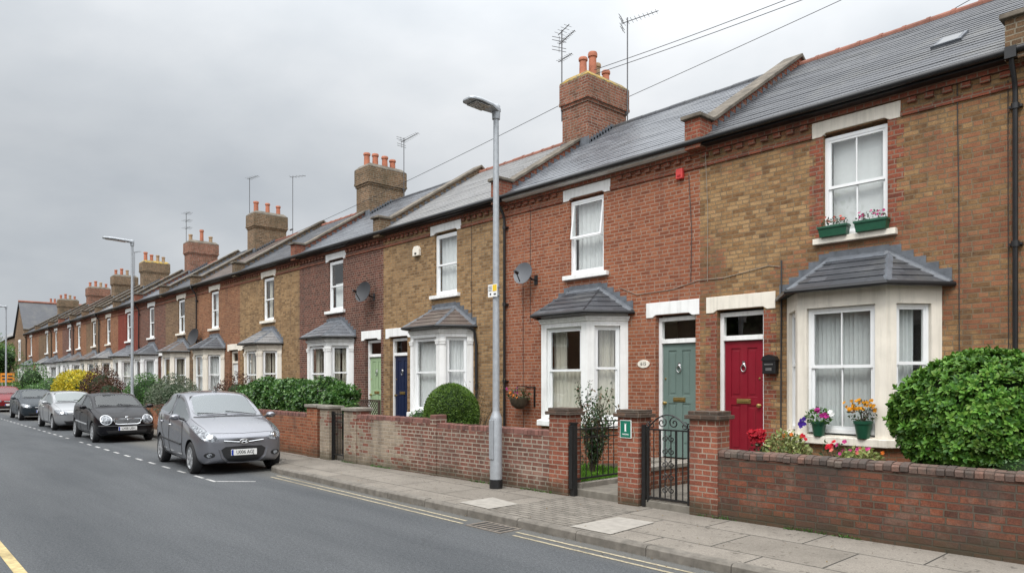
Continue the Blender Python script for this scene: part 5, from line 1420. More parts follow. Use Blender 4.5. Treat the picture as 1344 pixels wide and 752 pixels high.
P2 = pier(-6.12, -5.79, 1.36, 'red brick gate pier with the small green sign', 'b_pier')
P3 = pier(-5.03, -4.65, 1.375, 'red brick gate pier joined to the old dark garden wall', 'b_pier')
pier(-10.16, -10.0, 1.15, 'short brick stub pier rising in the middle of the garden wall', 'b_gwall3', 'stub', d=.25)
pier(-12.96, -12.5, 1.2, 'pale eroded brick pier with stone cap at the end of the mottled wall', 'b_gwall3p', 'stone', d=.34)
pier(-13.86, -13.46, 1.22, 'brown brick pier with stone cap beside the narrow dark gate', 'b_gwall3p', 'stone', y=7.13)
pier(-14.5, -14.02, 1.23, 'orange brick pier with dark cap at the end of the hedge wall', 'b_gwall4', 'stone', y=7.15)
t = thing('pier_sign', (-6.16, 7.45, 1.09), 'small green sign with white marks on the middle gate pier', 'sign')
sy = WY(-5.95) - .024
d = MB(); d.box(-6.075, -5.885, sy - .010, sy - .001, .985, 1.225); d.build('sign_board', M['sign_white'], t, bevel=.003)
d = MB(); d.box(-6.065, -5.895, sy - .0125, sy - .0105, .995, 1.215); d.build('green_face', M['sign_green'], t)
d = MB(); d.box(-5.992, -5.968, sy - .0145, sy - .013, 1.08, 1.18); d.box(-5.999, -5.961, sy - .0145, sy - .013, 1.172, 1.180); d.box(-5.999, -5.961, sy - .0145, sy - .013, 1.074, 1.0795); d.build('white_mark', M['sign_white'], t)
text('PARKING', .026, (-5.98 + 6.16, sy - .014 - 7.45, 1.035 - 1.09), (R(90), 0, 0), M['sign_white'], t, 'lettering', .0008)

def rail_gate(name, hx, hy, ln, az, label, z0, z1, n, scroll=False, cat='gate', post=True, bottom=None):
    t = thing(name, (hx, hy, z0), label, cat, None, az)
    b = MB(); dz = z1 - z0
    b.box(0, ln, -.010, .010, dz - .035, dz - .015); b.box(0, ln, -.010, .010, .05, .075)
    if not scroll: b.box(0, ln, -.009, .009, dz * .80, dz * .80 + .018)
    b.box(-.012, .012, -.014, .014, 0, dz); b.box(ln - .012, ln + .012, -.014, .014, 0, dz)
    b.build('frame', M['iron'], t, local=True)
    v = MB()
    for k in range(1, n):
        x = ln * k / n
        v.tube([(x, 0, .06), (x, 0, dz - .02 + (.06 if not scroll else 0))], .0075, 6)
    v.build('bars', M['iron'], t, local=True)
    if scroll:
        s = MB()
        def curl(cx, cz, r, a0, turns, sg, y=0, rt=.008):
            s.tube([(cx + r * (1 - u / 26) * math.cos(a0 + sg * u / 24 * turns * 2 * math.pi), y, cz + r * (1 - u / 26) * math.sin(a0 + sg * u / 24 * turns * 2 * math.pi)) for u in range(25)], rt, 5)
        m = ln / 2
        s.tube([(ln * q / 20, 0, dz - .02 + .19 * math.sin(math.pi * q / 20) ** .8) for q in range(21)], .010, 6)
        for sg in (1, -1):
            curl(m + sg * .09, dz + .07, .075, R(90), 1.4, sg); curl(m + sg * .24, dz + .035, .055, R(90), 1.3, -sg); curl(m + sg * .31, dz + .03, .04, R(90), 1.2, sg)
        for zc in (.18, .34, .50, .66, .82):
            for sg in (1, -1): curl(m + sg * .052, zc * dz / .95, .05, R(90 if int(zc * 100) % 32 else -90), 1.3, sg)
        s.tube([(m - .11, 0, .06), (m - .11, 0, dz - .02)], .008, 5); s.tube([(m + .11, 0, .06), (m + .11, 0, dz - .02)], .008, 5)
        s.build('scrollwork', M['iron'], t, local=True, recalc=False)
    if post:
        p = MB(); p.box(-.085, -.03, -.03, .03, -.06, dz + .03); p.build('post', M['iron'], t, local=True)
    return t
rail_gate('garden_gate', -5.68, WY(-5.5) + .04, .60, R(2.46), 'black wrought iron scroll top gate, closed in front of the path to the crimson door', .17, 1.14, 7, True)
rail_gate('garden_gate', -6.94, WY(-6.9) + .05, 1.15, R(91), 'plain black barred gate swung open beside the lawn', .27, 1.07, 9, False)
rail_gate('garden_gate', -13.40, 7.22, .40, 0, 'narrow rusty dark gate between two pale stone capped piers', .16, 1.08, 6, False, post=True)
d = MB(); t = thing('gate_post', (-6.93, 7.50, PZ), 'stout black iron post at the open barred gate', 'post'); d.box(-6.975, -6.90, 7.47, 7.545, PZ, 1.13); d.build('shaft', M['iron'], t, bevel=.006); d = MB(); d.box(-6.985, -6.89, 7.46, 7.555, 1.131, 1.15); d.build('cap', M['iron'], t)
t = thing('gate_post', (-13.94, 7.24, PZ), 'dark timber gate post in the gap beside the orange brick pier', 'post'); d = MB(); d.box(-14.0, -13.88, 7.25, 7.33, PZ, 1.1); d.build('shaft', M['iron'], t); d = MB(); d.box(-14.005, -13.875, 7.245, 7.335, 1.101, 1.12); d.build('cap', M['iron'], t)
t = thing('dividing_wall', (-6.2, 8, GZ), 'low brick wall with flat stone top dividing the two front paths, seen through the scroll gate', 'garden wall')
d = MB(); d.box(-6.32, -6.13, 7.95, 10.28, 0, .47); d.build('brickwork', M['b_pier'], t); d = MB(); d.box(-6.36, -6.09, 7.92, 10.28, .471, .53); d.build('coping', M['stone'], t, bevel=.006)
d = MB(); d.box(-6.99, -6.90, 7.62, 10.0, .1, .275); o = d.build('lawn_edging', M['stone'], bevel=.008); tag(o, 'low stone edging between lawn and path under the open gate', 'edging')
# far front walls
fw = [(6, -27.0, -21.7, 'b_gwall4', 'red brick front wall behind the grey green shrubs', 7.3), (7, -36, -31.7, 'b_gwall3', 'brown brick front wall beside the second street lamp', 7.4), (9, -48.7, -40.3, 'b_gwall4', 'brick front wall behind the row of parked cars, under the yellow bush', 7.5), (12, -62, -49, 'b_gwall3', 'long brick front wall far along the street', 7.5), (15, -78, -62.3, 'b_gwall4', 'brick front wall near the far end of the terrace', 7.6)]
for (i, a, b, m, lab, y) in fw: wall_run('garden_wall', a, b, lab, m, .95, .22, 'flat', 'cope_red', y=y)

# ---- pots, planters, baskets
def pot(x, y, z, r0, r1, h, label, name='flower_pot'):
    t = thing(name, (x, y, z), label, 'flower pot', 'pots on the bay sill')
    p = MB(); p.lathe((x, y, z), [(r0, 0), (r1 * .96, h * .82), (r1 * 1.06, h * .83), (r1 * 1.08, h), (r1 * .95, h), (r1 * .9, h * .85)], 20); p.build('pot', M['plgreen'], t)
    s = MB(); s.lathe((x, y, z), [(r1 * .93, h * .82), (r1 * .5, h * .9)], 14); s.build('soil', M['soil'], t)
    return t
bs = .985 - .012
t = pot(-4.50, 9.915, bs, .07, .10, .20, 'green pot of purple, pink and white petunias at the left of the bay sill')
c = (-4.50, 9.91, bs + .27)
bush(t, [(c, (.17, .13, .11))], 220, (.05, .6), M['leaf_b'], 'leaves', core=False, seed=5)
flowers(t, [(-4.50 + .03, 9.80, bs + .37), (-4.47, 9.8, bs + .35), (-4.36, 9.80, bs + .30), (-4.34, 9.79, bs + .28), (-4.40, 9.79, bs + .29)], .042, M['fl_magenta'])
flowers(t, [(-4.70, 9.80, bs + .21), (-4.67, 9.79, bs + .18), (-4.71, 9.79, bs + .16), (-4.66, 9.80, bs + .23), (-4.69, 9.78, bs + .13), (-4.65, 9.78, bs + .16)], .038, M['fl_violet'])
flowers(t, [(-4.30, 9.82, bs + .34), (-4.27, 9.81, bs + .31)], .04, M['fl_white'])
t = pot(-3.90, 9.915, bs, .075, .115, .235, 'green pot of amber yellow flowers at the right of the bay sill')
c = (-3.9, 9.9, bs + .36)
bush(t, [(c, (.16, .12, .13))], 150, (.045, .6), M['leaf_r'], 'leaves', core=False, seed=6)
stems(t, (-3.9, 9.91, bs + .2), [(-3.9 + random.uniform(-.15, .15), 9.88, bs + .42) for _ in range(12)], .005, M['stem'])
flowers(t, [(-3.9 + rng.uniform(-.21, .20), 9.80 + rng.uniform(0, .05), bs + .40 + rng.uniform(-.03, .12)) for _ in range(34)], .026, M['fl_amber'], petals=7)
def planter(x, z, w, label, flk, seed):
    t = thing('window_box', (x, FY - .03, z), label, 'window box', 'planters on the upper sill')
    p = MB(); y0, y1 = FY - .16, FY - .02; h = .15
    p.mesh([(x - w / 2 + .02, y0 + .02, z), (x + w / 2 - .02, y0 + .02, z), (x + w / 2 - .02, y1, z), (x - w / 2 + .02, y1, z), (x - w / 2, y0, z + h), (x + w / 2, y0, z + h), (x + w / 2, y1, z + h), (x - w / 2, y1, z + h)], [(3, 2, 1, 0), (0, 1, 5, 4), (1, 2, 6, 5), (2, 3, 7, 6), (3, 0, 4, 7), (4, 5, 6, 7)])
    p.box(x - w / 2 - .008, x + w / 2 + .008, y0 - .01, y1 + .002, z + h - .03, z + h + .004); p.build('trough', M['plgreen'], t, bevel=.004)
    bush(t, [((x, FY - .09, z + h + .04), (w * .45, .07, .07))], 160, (.035, .6), M['leaf_r'], 'leaves', core=False, seed=seed)
    flowers(t, [(x + rng.uniform(-.4, .4) * w, FY - .16 + rng.uniform(0, .08), z + h + .05 + rng.uniform(0, .09)) for _ in range(12)], .022, M[flk])
    return t
planter(-4.55, 3.856, .42, 'green plastic window box with sparse red flowers, left one on the upper sill', 'fl_salmon', 21)
planter(-4.02, 3.856, .44, 'green plastic window box with tufted red and yellow flowers, right one on the upper sill', 'fl_pink', 22)
t = thing('hanging_basket', (-11.15, 10.35, 1.35), 'dark wall basket of orange and pink flowers under the grey dish', 'flower basket')
d = MB(); d.lathe((-11.15, 10.36, 1.30), [(.06, -.16), (.17, -.08), (.22, .08), (.2, .08), (.1, -.05)], 14); d.build('basket', M['stem'], t)
d = MB(); d.tube([(-11.15, 10.59, 1.62), (-11.15, 10.30, 1.62), (-11.15, 10.30, 1.5)], .01, 5); d.box(-10.93, -10.90, FY - .03, FY - .001, 1.18, 1.62); d.tube([(-10.915, FY - .02, 1.61), (-11.2, FY - .02, 1.61)], .01, 5); d.build('bracket', M['iron'], t)
bush(t, [((-11.15, 10.36, 1.44), (.26, .2, .13))], 260, (.06, .5), M['leaf_r'], 'leaves', core=False, seed=8)
flowers(t, [(-11.15 + rng.uniform(-.2, .25), 10.17, 1.42 + rng.uniform(-.05, .08)) for _ in range(5)], .03, M['fl_orange'])
flowers(t, [(-11.2 + rng.uniform(-.2, .2), 10.2, 1.5 + rng.uniform(-.02, .12)) for _ in range(5)], .028, M['fl_magenta'])

def flowerbed(x, y, z0, z1, w, d_, label, leafm, fl, n, nf, fr_, seed, name='flowering_plant', fh=.08, r=.03):
    t = thing(name, (x, y, GZ), label, 'plant', 'flowers behind the old garden wall')
    h = (z1 - z0) / 2
    bush(t, [((x, y, z0 + h), (w / 2, d_ / 2, h))], n, (.055, .55), leafm, 'leaves', core=False, seed=seed, depth=.6)
    stems(t, (x, y, GZ), [(x + random.uniform(-.4, .4) * w, y + random.uniform(-.3, .3) * d_, z1 - .1) for _ in range(10)], .006, M['stem'])
    for k, q in fl: flowers(t, [(x + rng.uniform(-.45, .45) * w * q[1] + q[0] * w, y - d_ * .4 * rng.random(), z1 + rng.uniform(-fh, fh * .5)) for _ in range(q[2])], r, M['fl_' + k], petals=7)
    return t
flowerbed(-4.52, 8.3, .4, 1.08, .26, .2, 'scarlet geranium with round flower heads in front of the crimson door', M['leaf_r'], [('red', (0, .9, 44))], 160, 0, 0, 31, 'geranium', .09, .036)
flowerbed(-4.20, 8.35, .35, 1.10, .60, .45, 'yellow green variegated plant with orange blooms behind the garden wall', M['leaf_v'], [('orange', (.22, .5, 5)), ('red', (.42, .1, 3))], 2400, 0, 0, 32, 'variegated_plant', .06, .026)
flowerbed(-3.62, 8.45, .3, 1.0, .42, .35, 'dark leaved plant with a red bloom under the bay sill', M['leaf_r'], [('red', (-.1, .3, 5)), ('pink', (.2, .3, 3))], 420, 0, 0, 33, 'geranium', .09)
flowerbed(-3.28, 8.25, .3, .98, .62, .35, 'low green plant with pink and salmon blooms beside the glossy bush', M['leaf_v'], [('pink', (0, .9, 7)), ('salmon', (-.05, .9, 6)), ('orange', (.4, .2, 2))], 2600, 0, 0, 34, 'bedding_plant', .06, .024)

# ---- bushes and hedges
t = thing('glossy_bush', (-2.27, 8.6, GZ), 'large round glossy green bush spilling over the old garden wall', 'bush')
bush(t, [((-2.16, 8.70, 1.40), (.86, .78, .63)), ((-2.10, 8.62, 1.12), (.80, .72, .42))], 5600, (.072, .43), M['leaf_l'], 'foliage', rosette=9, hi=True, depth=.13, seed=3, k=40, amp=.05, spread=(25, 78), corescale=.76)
bush(t, [((-2.16, 8.70, 1.40), (.89, .81, .66))], 60, (.085, .36), M['leaf_l'], 'stray_shoots', rosette=7, hi=True, depth=.10, seed=3, k=40, amp=.075, spread=(15, 60), core=False)['kind'] = 'stuff'
stems(t, (-2.27, 8.6, GZ), [(-2.27 + random.uniform(-.4, .4), 8.6 + random.uniform(-.3, .3), 1.3) for _ in range(7)], .025, M['stem'])
t = thing('low_shrub', (-1.35, 8.35, GZ), 'small dark leaved shrub under the right side of the glossy bush', 'bush')
bush(t, [((-1.6, 8.15, .90), (.55, .35, .22))], 1500, (.035, .55), M['leaf_h'], 'foliage', seed=41); stems(t, (-1.6, 8.2, GZ), [(-1.6 + random.uniform(-.3, .3), 8.2, .85) for _ in range(6)], .01, M['stem'])
t = thing('dome_bush', (-10.45, 8.2, GZ), 'clipped dome shaped green bush behind the mottled wall', 'bush')
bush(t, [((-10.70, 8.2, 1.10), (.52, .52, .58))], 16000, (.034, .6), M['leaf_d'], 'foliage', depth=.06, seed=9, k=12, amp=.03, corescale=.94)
stems(t, (-10.45, 8.2, GZ), [(-10.45 + random.uniform(-.2, .2), 8.2, 1.0) for _ in range(4)], .02, M['stem'])
t = thing('leafy_hedge', (-15.9, 7.9, GZ), 'broad glossy green hedge above the orange brick wall', 'hedge')
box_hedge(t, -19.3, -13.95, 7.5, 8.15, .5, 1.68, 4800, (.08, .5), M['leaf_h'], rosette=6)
stems(t, (-16, 8.1, GZ), [(x, 8.1, 1.2) for x in (-18.5, -17.5, -16.4, -15.5, -14.6)], .025, M['stem'])
t = thing('red_brown_shrub', (-19.6, 7.8, GZ), 'reddish brown shrub at the far end of the glossy hedge', 'bush')
bush(t, [((-19.9, 7.75, 1.25), (.9, .5, .65)), ((-20.9, 7.8, 1.1), (.7, .5, .5))], 4200, (.06, .5), M['leaf_m'], 'foliage', seed=12, depth=.4, corescale=.55); stems(t, (-19.9, 7.8, GZ), [(-20.4 + random.uniform(-.6, .9), 7.8, 1.5) for _ in range(8)], .012, M['stem'])
t = thing('rose_bush', (-7.85, 8.95, GZ), 'tall loose rose bush with reddish tips on the lawn behind the open gate', 'bush')
tips = [(-7.85 + random.uniform(-.38, .38), 8.95 + random.uniform(-.3, .3), random.uniform(.9, 1.72)) for _ in range(34)]
stems(t, (-7.85, 8.95, GZ), tips, .008, M['stem'], wob=.08)
P = []; 
for tp in tips:
    for u in np.linspace(.22, 1.03, 44): P.append([-7.85 + (tp[0] + 7.85) * u ** .8 + random.uniform(-.05, .05), 8.95 + (tp[1] - 8.95) * u ** .8 + random.uniform(-.05, .05), GZ + (tp[2] - GZ) * u + random.uniform(-.03, .03)])
P = np.array(P); Dn = unit(rng.normal(size=P.shape) + np.array([0, 0, .3])); leaves_mesh('foliage', P, Dn, unit(rng.normal(size=P.shape) * .5 + np.array([0, -.3, 1])), .075 * rng.uniform(.6, 1.2, len(P)), .036, M['leaf_r'], t, off=t.location)
t = thing('dry_shrub', (-10.0, 9.3, GZ), 'straggly straw coloured shrub beside the lamp post and the black downpipe', 'bush')
tips = [(-12.2 + random.uniform(-.75, .7), 10.0 + random.uniform(-.4, .35), random.uniform(.9, 1.75)) for _ in range(40)]
t.location = (-12.2, 10.0, GZ); stems(t, (-12.2, 10.0, GZ), tips, .007, M['stem'], wob=.12)
P = np.array([[-12.2 + (a[0] + 12.2) * u, 10 + (a[1] - 10) * u, GZ + (a[2] - GZ) * u] for a in tips for u in np.linspace(.5, 1.02, 14)]) + rng.normal(size=(40 * 14, 3)) * .035
leaves_mesh('foliage', P, unit(rng.normal(size=P.shape)), unit(rng.normal(size=P.shape)), .05, .022, M['leaf_dry'], t, off=t.location)
t = thing('low_shrub', (-12.0, 7.9, GZ), 'small bright green shrub peeping over the mottled wall left of the dome bush', 'bush')
bush(t, [((-12.05, 8.4, .93), (.24, .22, .2))], 700, (.04, .55), M['leaf_b'], 'foliage', seed=44); stems(t, (-12.0, 8.4, GZ), [(-12 + random.uniform(-.2, .2), 8.4, .9) for _ in range(5)], .01, M['stem'])
t = thing('trellis_panel', (-15.0, 9.0, GZ), 'brown diamond lattice trellis before the light green door', 'trellis')
d = MB(); x0, x1, z0, z1 = -15.75, -14.55, .55, 1.27
for sg in (1, -1):
    s = -1.0
    while s < 1.6:
        p = [(x0 + s + (u if sg > 0 else (z1 - z0) - u), 9.0 + .006 * sg, z0 + u) for u in (0, z1 - z0)]
        a, b = (p[0], p[1]); lo = max(0., (x0 - a[0]) / (b[0] - a[0]) if b[0] > a[0] else (a[0] - x1) / (a[0] - b[0])); hi = min(1., (x1 - a[0]) / (b[0] - a[0]) if b[0] > a[0] else (a[0] - x0) / (a[0] - b[0]))
        if hi > lo + .02: d.tube([tuple(a[k] + (b[k] - a[k]) * lo for k in range(3)), tuple(a[k] + (b[k] - a[k]) * hi for k in range(3))], .014, 4, smooth=False)
        s += .10
d.build('lattice', M['wood'], t, recalc=False)
d = MB(); d.box(x0 - .03, x0, 8.97, 9.03, GZ, z1 + .02); d.box(x1, x1 + .03, 8.97, 9.03, GZ, z1 + .02); d.box(x0, x1, 8.975, 9.025, z1 - .02, z1 + .02); d.box(x0, x1, 8.975, 9.025, z0 - .04, z0); d.build('frame', M['wood'], t)
# weeds and blown leaves along the wall foot and the gutter
n = 1500; sx_ = rng.uniform(-13, -.5, n); run = np.abs(np.sin(sx_ * 2.3) * np.sin(sx_ * .71 + 1)) > .55
sx_ = sx_[run]; sx_ = sx_[~(((sx_ > -7.02) & (sx_ < -6.1)) | ((sx_ > -5.8) & (sx_ < -5.03)))]
n = len(sx_); P = np.stack([sx_, np.array([WY(q) for q in sx_]) - rng.uniform(.0, .035, n), np.full(n, PZ)], 1)
tag(leaves_mesh('weeds', P, unit(rng.normal(size=(n, 3)) * .5 + np.array([0, -.3, .7])), unit(rng.normal(size=(n, 3))), rng.uniform(.02, .06, n), .012, M['leaf_b']), kind='stuff')
n = 230; sx_ = rng.uniform(-14, .5, n); gut_ = rng.random(n) < .5
P = np.stack([sx_, np.where(gut_, 5.74 - rng.random(n) ** 2 * .35, 5.9 + rng.random(n) * 1.45), np.where(gut_, .008, PZ + .012)], 1)
tag(leaves_mesh('fallen_leaves', P, unit(rng.normal(size=(n, 3)) * np.array([1, 1, .12])), unit(rng.normal(size=(n, 3)) * .25 + np.array([0, 0, 1])), rng.uniform(.012, .035, n), .014, M['leaf_dry']), kind='stuff')
# lawn
n = 9000; P = np.stack([rng.uniform(-10.2, -7.0, n), rng.uniform(7.75, 9.7, n), np.full(n, GZ)], 1)
g_o = leaves_mesh('lawn_grass', P, unit(rng.normal(size=(n, 3)) * .35 + np.array([0, 0, 1])), unit(rng.normal(size=(n, 3)) * np.array([1, 1, .1])), rng.uniform(.05, .10, n), .012, M['grass']); tag(g_o, kind='stuff')
g = MB(); g.face([(-10.3, 7.7, GZ + .004), (-6.99, 7.7, GZ + .004), (-6.99, 9.8, GZ + .004), (-10.3, 9.8, GZ + .004)]); tag(g.build('lawn', simple('lawn_turf', (.05, .12, .015), .9, .3, 8)), kind='structure')

def shrub(name, label, blobs, n, leaf, m, seed, cat='bush', tall=None, **kw):
    c = blobs[0][0]; t = thing(name, (c[0], c[1], GZ), label, cat, 'shrubs in the far front gardens')
    kw.setdefault('corescale', .60 if kw.get('depth', .25) > .3 else .72)
    bush(t, blobs, int(n * 1.4), leaf, m, 'foliage', seed=seed, **kw)
    stems(t, (c[0], c[1], GZ), [(c[0] + random.uniform(-.5, .5) * blobs[0][1][0], c[1], c[2]) for _ in range(5)], .02, M['stem'])
    return t
shrub('grey_green_shrub', 'large grey green shrub behind the silver hatchback', [((-25.3, 7.75, 1.15), (1.15, .6, .75)), ((-23.9, 7.8, 1.0), (.6, .5, .55)), ((-26.6, 7.7, 1.0), (.8, .5, .65))], 5200, (.075, .45), M['leaf_g'], 51, depth=.35)
shrub('round_green_shrub', 'rounded bright green shrub left of the grey green shrub', [((-28.9, 7.9, 1.1), (1.1, .7, .9)), ((-29.9, 7.9, 1.0), (.7, .6, .7))], 4200, (.07, .5), M['leaf_b'], 52)
shrub('yellow_flowering_bush', 'bright yellow flowering bush above the pale silver car', [((-41.3, 8.0, 1.5), (2.0, .9, .75)), ((-39.4, 8.0, 1.4), (1.1, .8, .65)), ((-43.2, 8.0, 1.1), (1.2, .8, .7))], 6500, (.11, .6), M['leaf_y'], 53, depth=.4)
shrub('purple_leaved_shrub', 'dark purple red shrub between the yellow bush and the second street lamp', [((-36.6, 8.0, 1.4), (1.3, .8, .85)), ((-34.9, 8.0, 1.1), (.9, .7, .75))], 4200, (.085, .5), M['leaf_m'], 54, depth=.4)
shrub('green_shrub', 'mid green shrub left of the yellow bush', [((-47.2, 8.0, 1.15), (1.6, .8, .75)), ((-49.7, 8.0, .95), (1.4, .7, .6))], 3200, (.10, .5), M['leaf_h'], 55)
shrub('tall_dark_shrub', 'tall dark shrub near the far end of the terrace', [((-56.5, 8.3, 1.6), (1.4, 1.0, 1.4)), ((-53.5, 8.1, .9), (1.6, .7, .55))], 3600, (.12, .5), M['leaf_h'], 56, depth=.4)
shrub('low_hedge', 'low clipped hedge strip along the far front walls', [((-63, 8.0, 1.1), (3.0, .7, .5))], 2500, (.12, .5), M['leaf_d'], 57, cat='hedge')
def tree(name, label, x, y, h, r, m, seed, n, leaf, blossom=0):
    t = thing(name, (x, y, 0), label, 'tree'); rr = random.Random(seed)
    s = MB(); s.tube([(x, y, 0), (x + .1, y, h * .3), (x - .05, y + .1, h * .6)], [h * .035, h * .028, h * .015], 8)
    bl = []
    for k in range(7):
        a = k * 2.4; q = r * rr.uniform(.35, .7); c = (x + q * math.cos(a), y + q * math.sin(a), h * rr.uniform(.35, .82)); s.tube([(x, y, h * .28), ((x + c[0]) / 2, (y + c[1]) / 2, h * .45), c], [h * .016, h * .011, .02], 6)
        bl.append((c, (r * rr.uniform(.45, .6), r * rr.uniform(.45, .6), h * rr.uniform(.14, .2))))
    s.build('trunk', M['bark'], t, recalc=False)
    bush(t, bl, n, leaf, m, 'crown', seed=seed, depth=.55, amp=.2, corescale=.6)
    if blossom: flowers(t, [(x + rng.uniform(-.8, 1) * r, y - r * .9 + rng.uniform(0, .4), h * rng.uniform(.3, .7)) for _ in range(blossom)], .22, M['fl_white'])
    return t
tree('leafy_tree', 'leafy green tree with a few white blossoms at the far end of the street', -69.5, 6.9, 6.4, 2.5, M['leaf_h'], 61, 7000, (.16, .5), 10)
tree('leafy_tree', 'taller dull green tree behind the far grey roofed house', -97, 10.5, 8.2, 3.0, M['leaf_d'], 62, 4000, (.25, .5))

# ---- street furniture
m_ = lamp_post(-8.24, 7.17, 5.86, 'tall galvanised street lamp with a yellow and white notice, in front of the brick wall', .58, True, True)
lamp_post(-28.3, 7.2, 6.72, 'galvanised street lamp behind the black car', .95)
lamp_post(-56.4, 6.88, 6.5, 'distant street lamp near the far tree', .95)
t = thing('road_sign', (-60, 7.3, PZ), 'orange temporary road sign on a stand far along the pavement', 'road sign')
d = MB(); d.box(-60.02, -59.98, 7.0, 7.8, 1.62, 2.25); d.build('sign_board', M['sign_orange'], t)
d = MB()
for k, (a, b) in enumerate(((6.42, 6.7), (6.78, 7.08), (6.45, 6.68), (6.75, 7.02))): d.box(-59.978, -59.970, a + .65, b + .65, 2.0 - .22 * (k // 2), 2.1 - .22 * (k // 2))
d.build('sign_print', M['ink'], t)
d = MB()
for y in (6.45, 7.05): d.tube([(-60, y + .65, PZ), (-60, y + .65, 1.62)], .025, 6)
d.build('sign_legs', M['galv'], t)
t = thing('drain_grate', (-6.4, 5.55, 0), 'rusty iron gully grate in the gutter at the kerb', 'drain')
d = MB(); x0, x1, y0, y1 = -6.75, -6.12, 5.38, 5.73
d.box(x0, x1, y0, y0 + .035, -.03, .010); d.box(x0, x1, y1 - .035, y1, -.03, .010); d.box(x0, x0 + .04, y0 + .0355, y1 - .0355, -.03, .010); d.box(x1 - .04, x1, y0 + .0355, y1 - .0355, -.03, .010)
for k in range(5): xx = x0 + .115 + k * .092; d.box(xx, xx + .032, y0 + .0355, y1 - .0355, -.03, .009)
d.build('grating', simple('rusty_iron', (.13, .11, .09), .8, .3, 20), t, bevel=.003)
d = MB(); d.face([(x0 + .03, y0 + .03, .0055), (x1 - .03, y0 + .03, .0055), (x1 - .03, y1 - .03, .0055), (x0 + .03, y1 - .03, .0055)]); d.build('pit_shade', M['dark'], t)  # flat dark sheet, its colour stands for the shade below the bars

# ---- overhead wires
def wire(pts, sag, label, r=.0075):
    a, b = Vector(pts[0]), Vector(pts[1]); g = MB(); n = 24
    g.tube([a.lerp(b, k / n) - Vector((0, 0, sag * 4 * (k / n) * (1 - k / n))) for k in range(n + 1)], r, 5)
    o = g.build('overhead_cable', M['wire'], recalc=False); return tag(o, label, 'cable', 'overhead telephone cables')
wire([(-11.35, 13.0, 9.20), (8, 13.0, 9.55)], .40, 'upper of the two parallel cables running right from the red brick chimney')
wire([(-11.35, 13.05, 9.12), (8, 13.05, 9.30)], .36, 'lower of the two parallel cables running right from the red brick chimney')
wire([(-12.45, 12.9, 8.62), (-32.0, 12.9, 7.5)], .12, 'cable running left from the red brick chimney over the slate roofs')
wire([(-11.5, 14.5, 9.0), (4.5, 16.5, 11.35)], .06, 'single cable rising behind the stone topped parapet')
wire([(-9.0, 16.5, 8.3), (2.5, 16.5, 11.15)], .03, 'thin cable rising behind the terracotta ridge at top right')

# ---- the next house on the right, only its edge is in view
H[0] = make_house(0, 2.7, B[0], 'brick house at the right edge of the view, only its end and downpipe showing', 'b_yellow', .4, .4, 2.1, M['white'], 'door_navy', M['s_dark'], None, 'net', 'net', 'terra', 'lead')

# ---- cars
HATCH = [(1.735, .30, .50, .44, (.52, .58), (.42, .64), .66), (1.66, .20, .665, .44, (.66, .64), (.53, .715), .745), (1.42, .19, .735, .48, (.705, .77), (.57, .85), .875),
         (1.08, .19, .75, .50, (.715, .86), (.60, .945), .975), (.80, .19, .75, .52, (.72, .91), (.62, 1.0), 1.035), (.10, .19, .75, .54, (.725, .965), (.545, 1.395), 1.45),
         (-.36, .19, .75, .55, (.725, .99), (.555, 1.435), 1.49), (-.95, .19, .75, .56, (.72, 1.02), (.545, 1.41), 1.475), (-1.42, .20, .74, .58, (.70, 1.05), (.50, 1.31), 1.40),
         (-1.62, .22, .71, .58, (.67, .96), (.53, 1.03), 1.06), (-1.74, .30, .60, .55, (.58, .78), (.45, .86), .88)]
def scale_st(st, sx, sy, sz, roof=1.0):
    out = []
    for (x, zb, w, zm, (wb, zB), (wr, zr), zc) in st:
        f = lambda z: z * sz if z < .95 else .95 * sz + (z - .95) * sz * roof
        out.append((x * sx, zb * sz, w * sy, zm * sz, (wb * sy, f(zB)), (wr * sy, f(zr)), f(zc)))
    return out
GL = [('windscreen', (4, 5), (6, 7), .040), ('side_window', (4, 6), (5,), .024), ('rear_side_window', (6, 8), (5,), .026), ('rear_window', (8, 9), (6, 7), .05)]

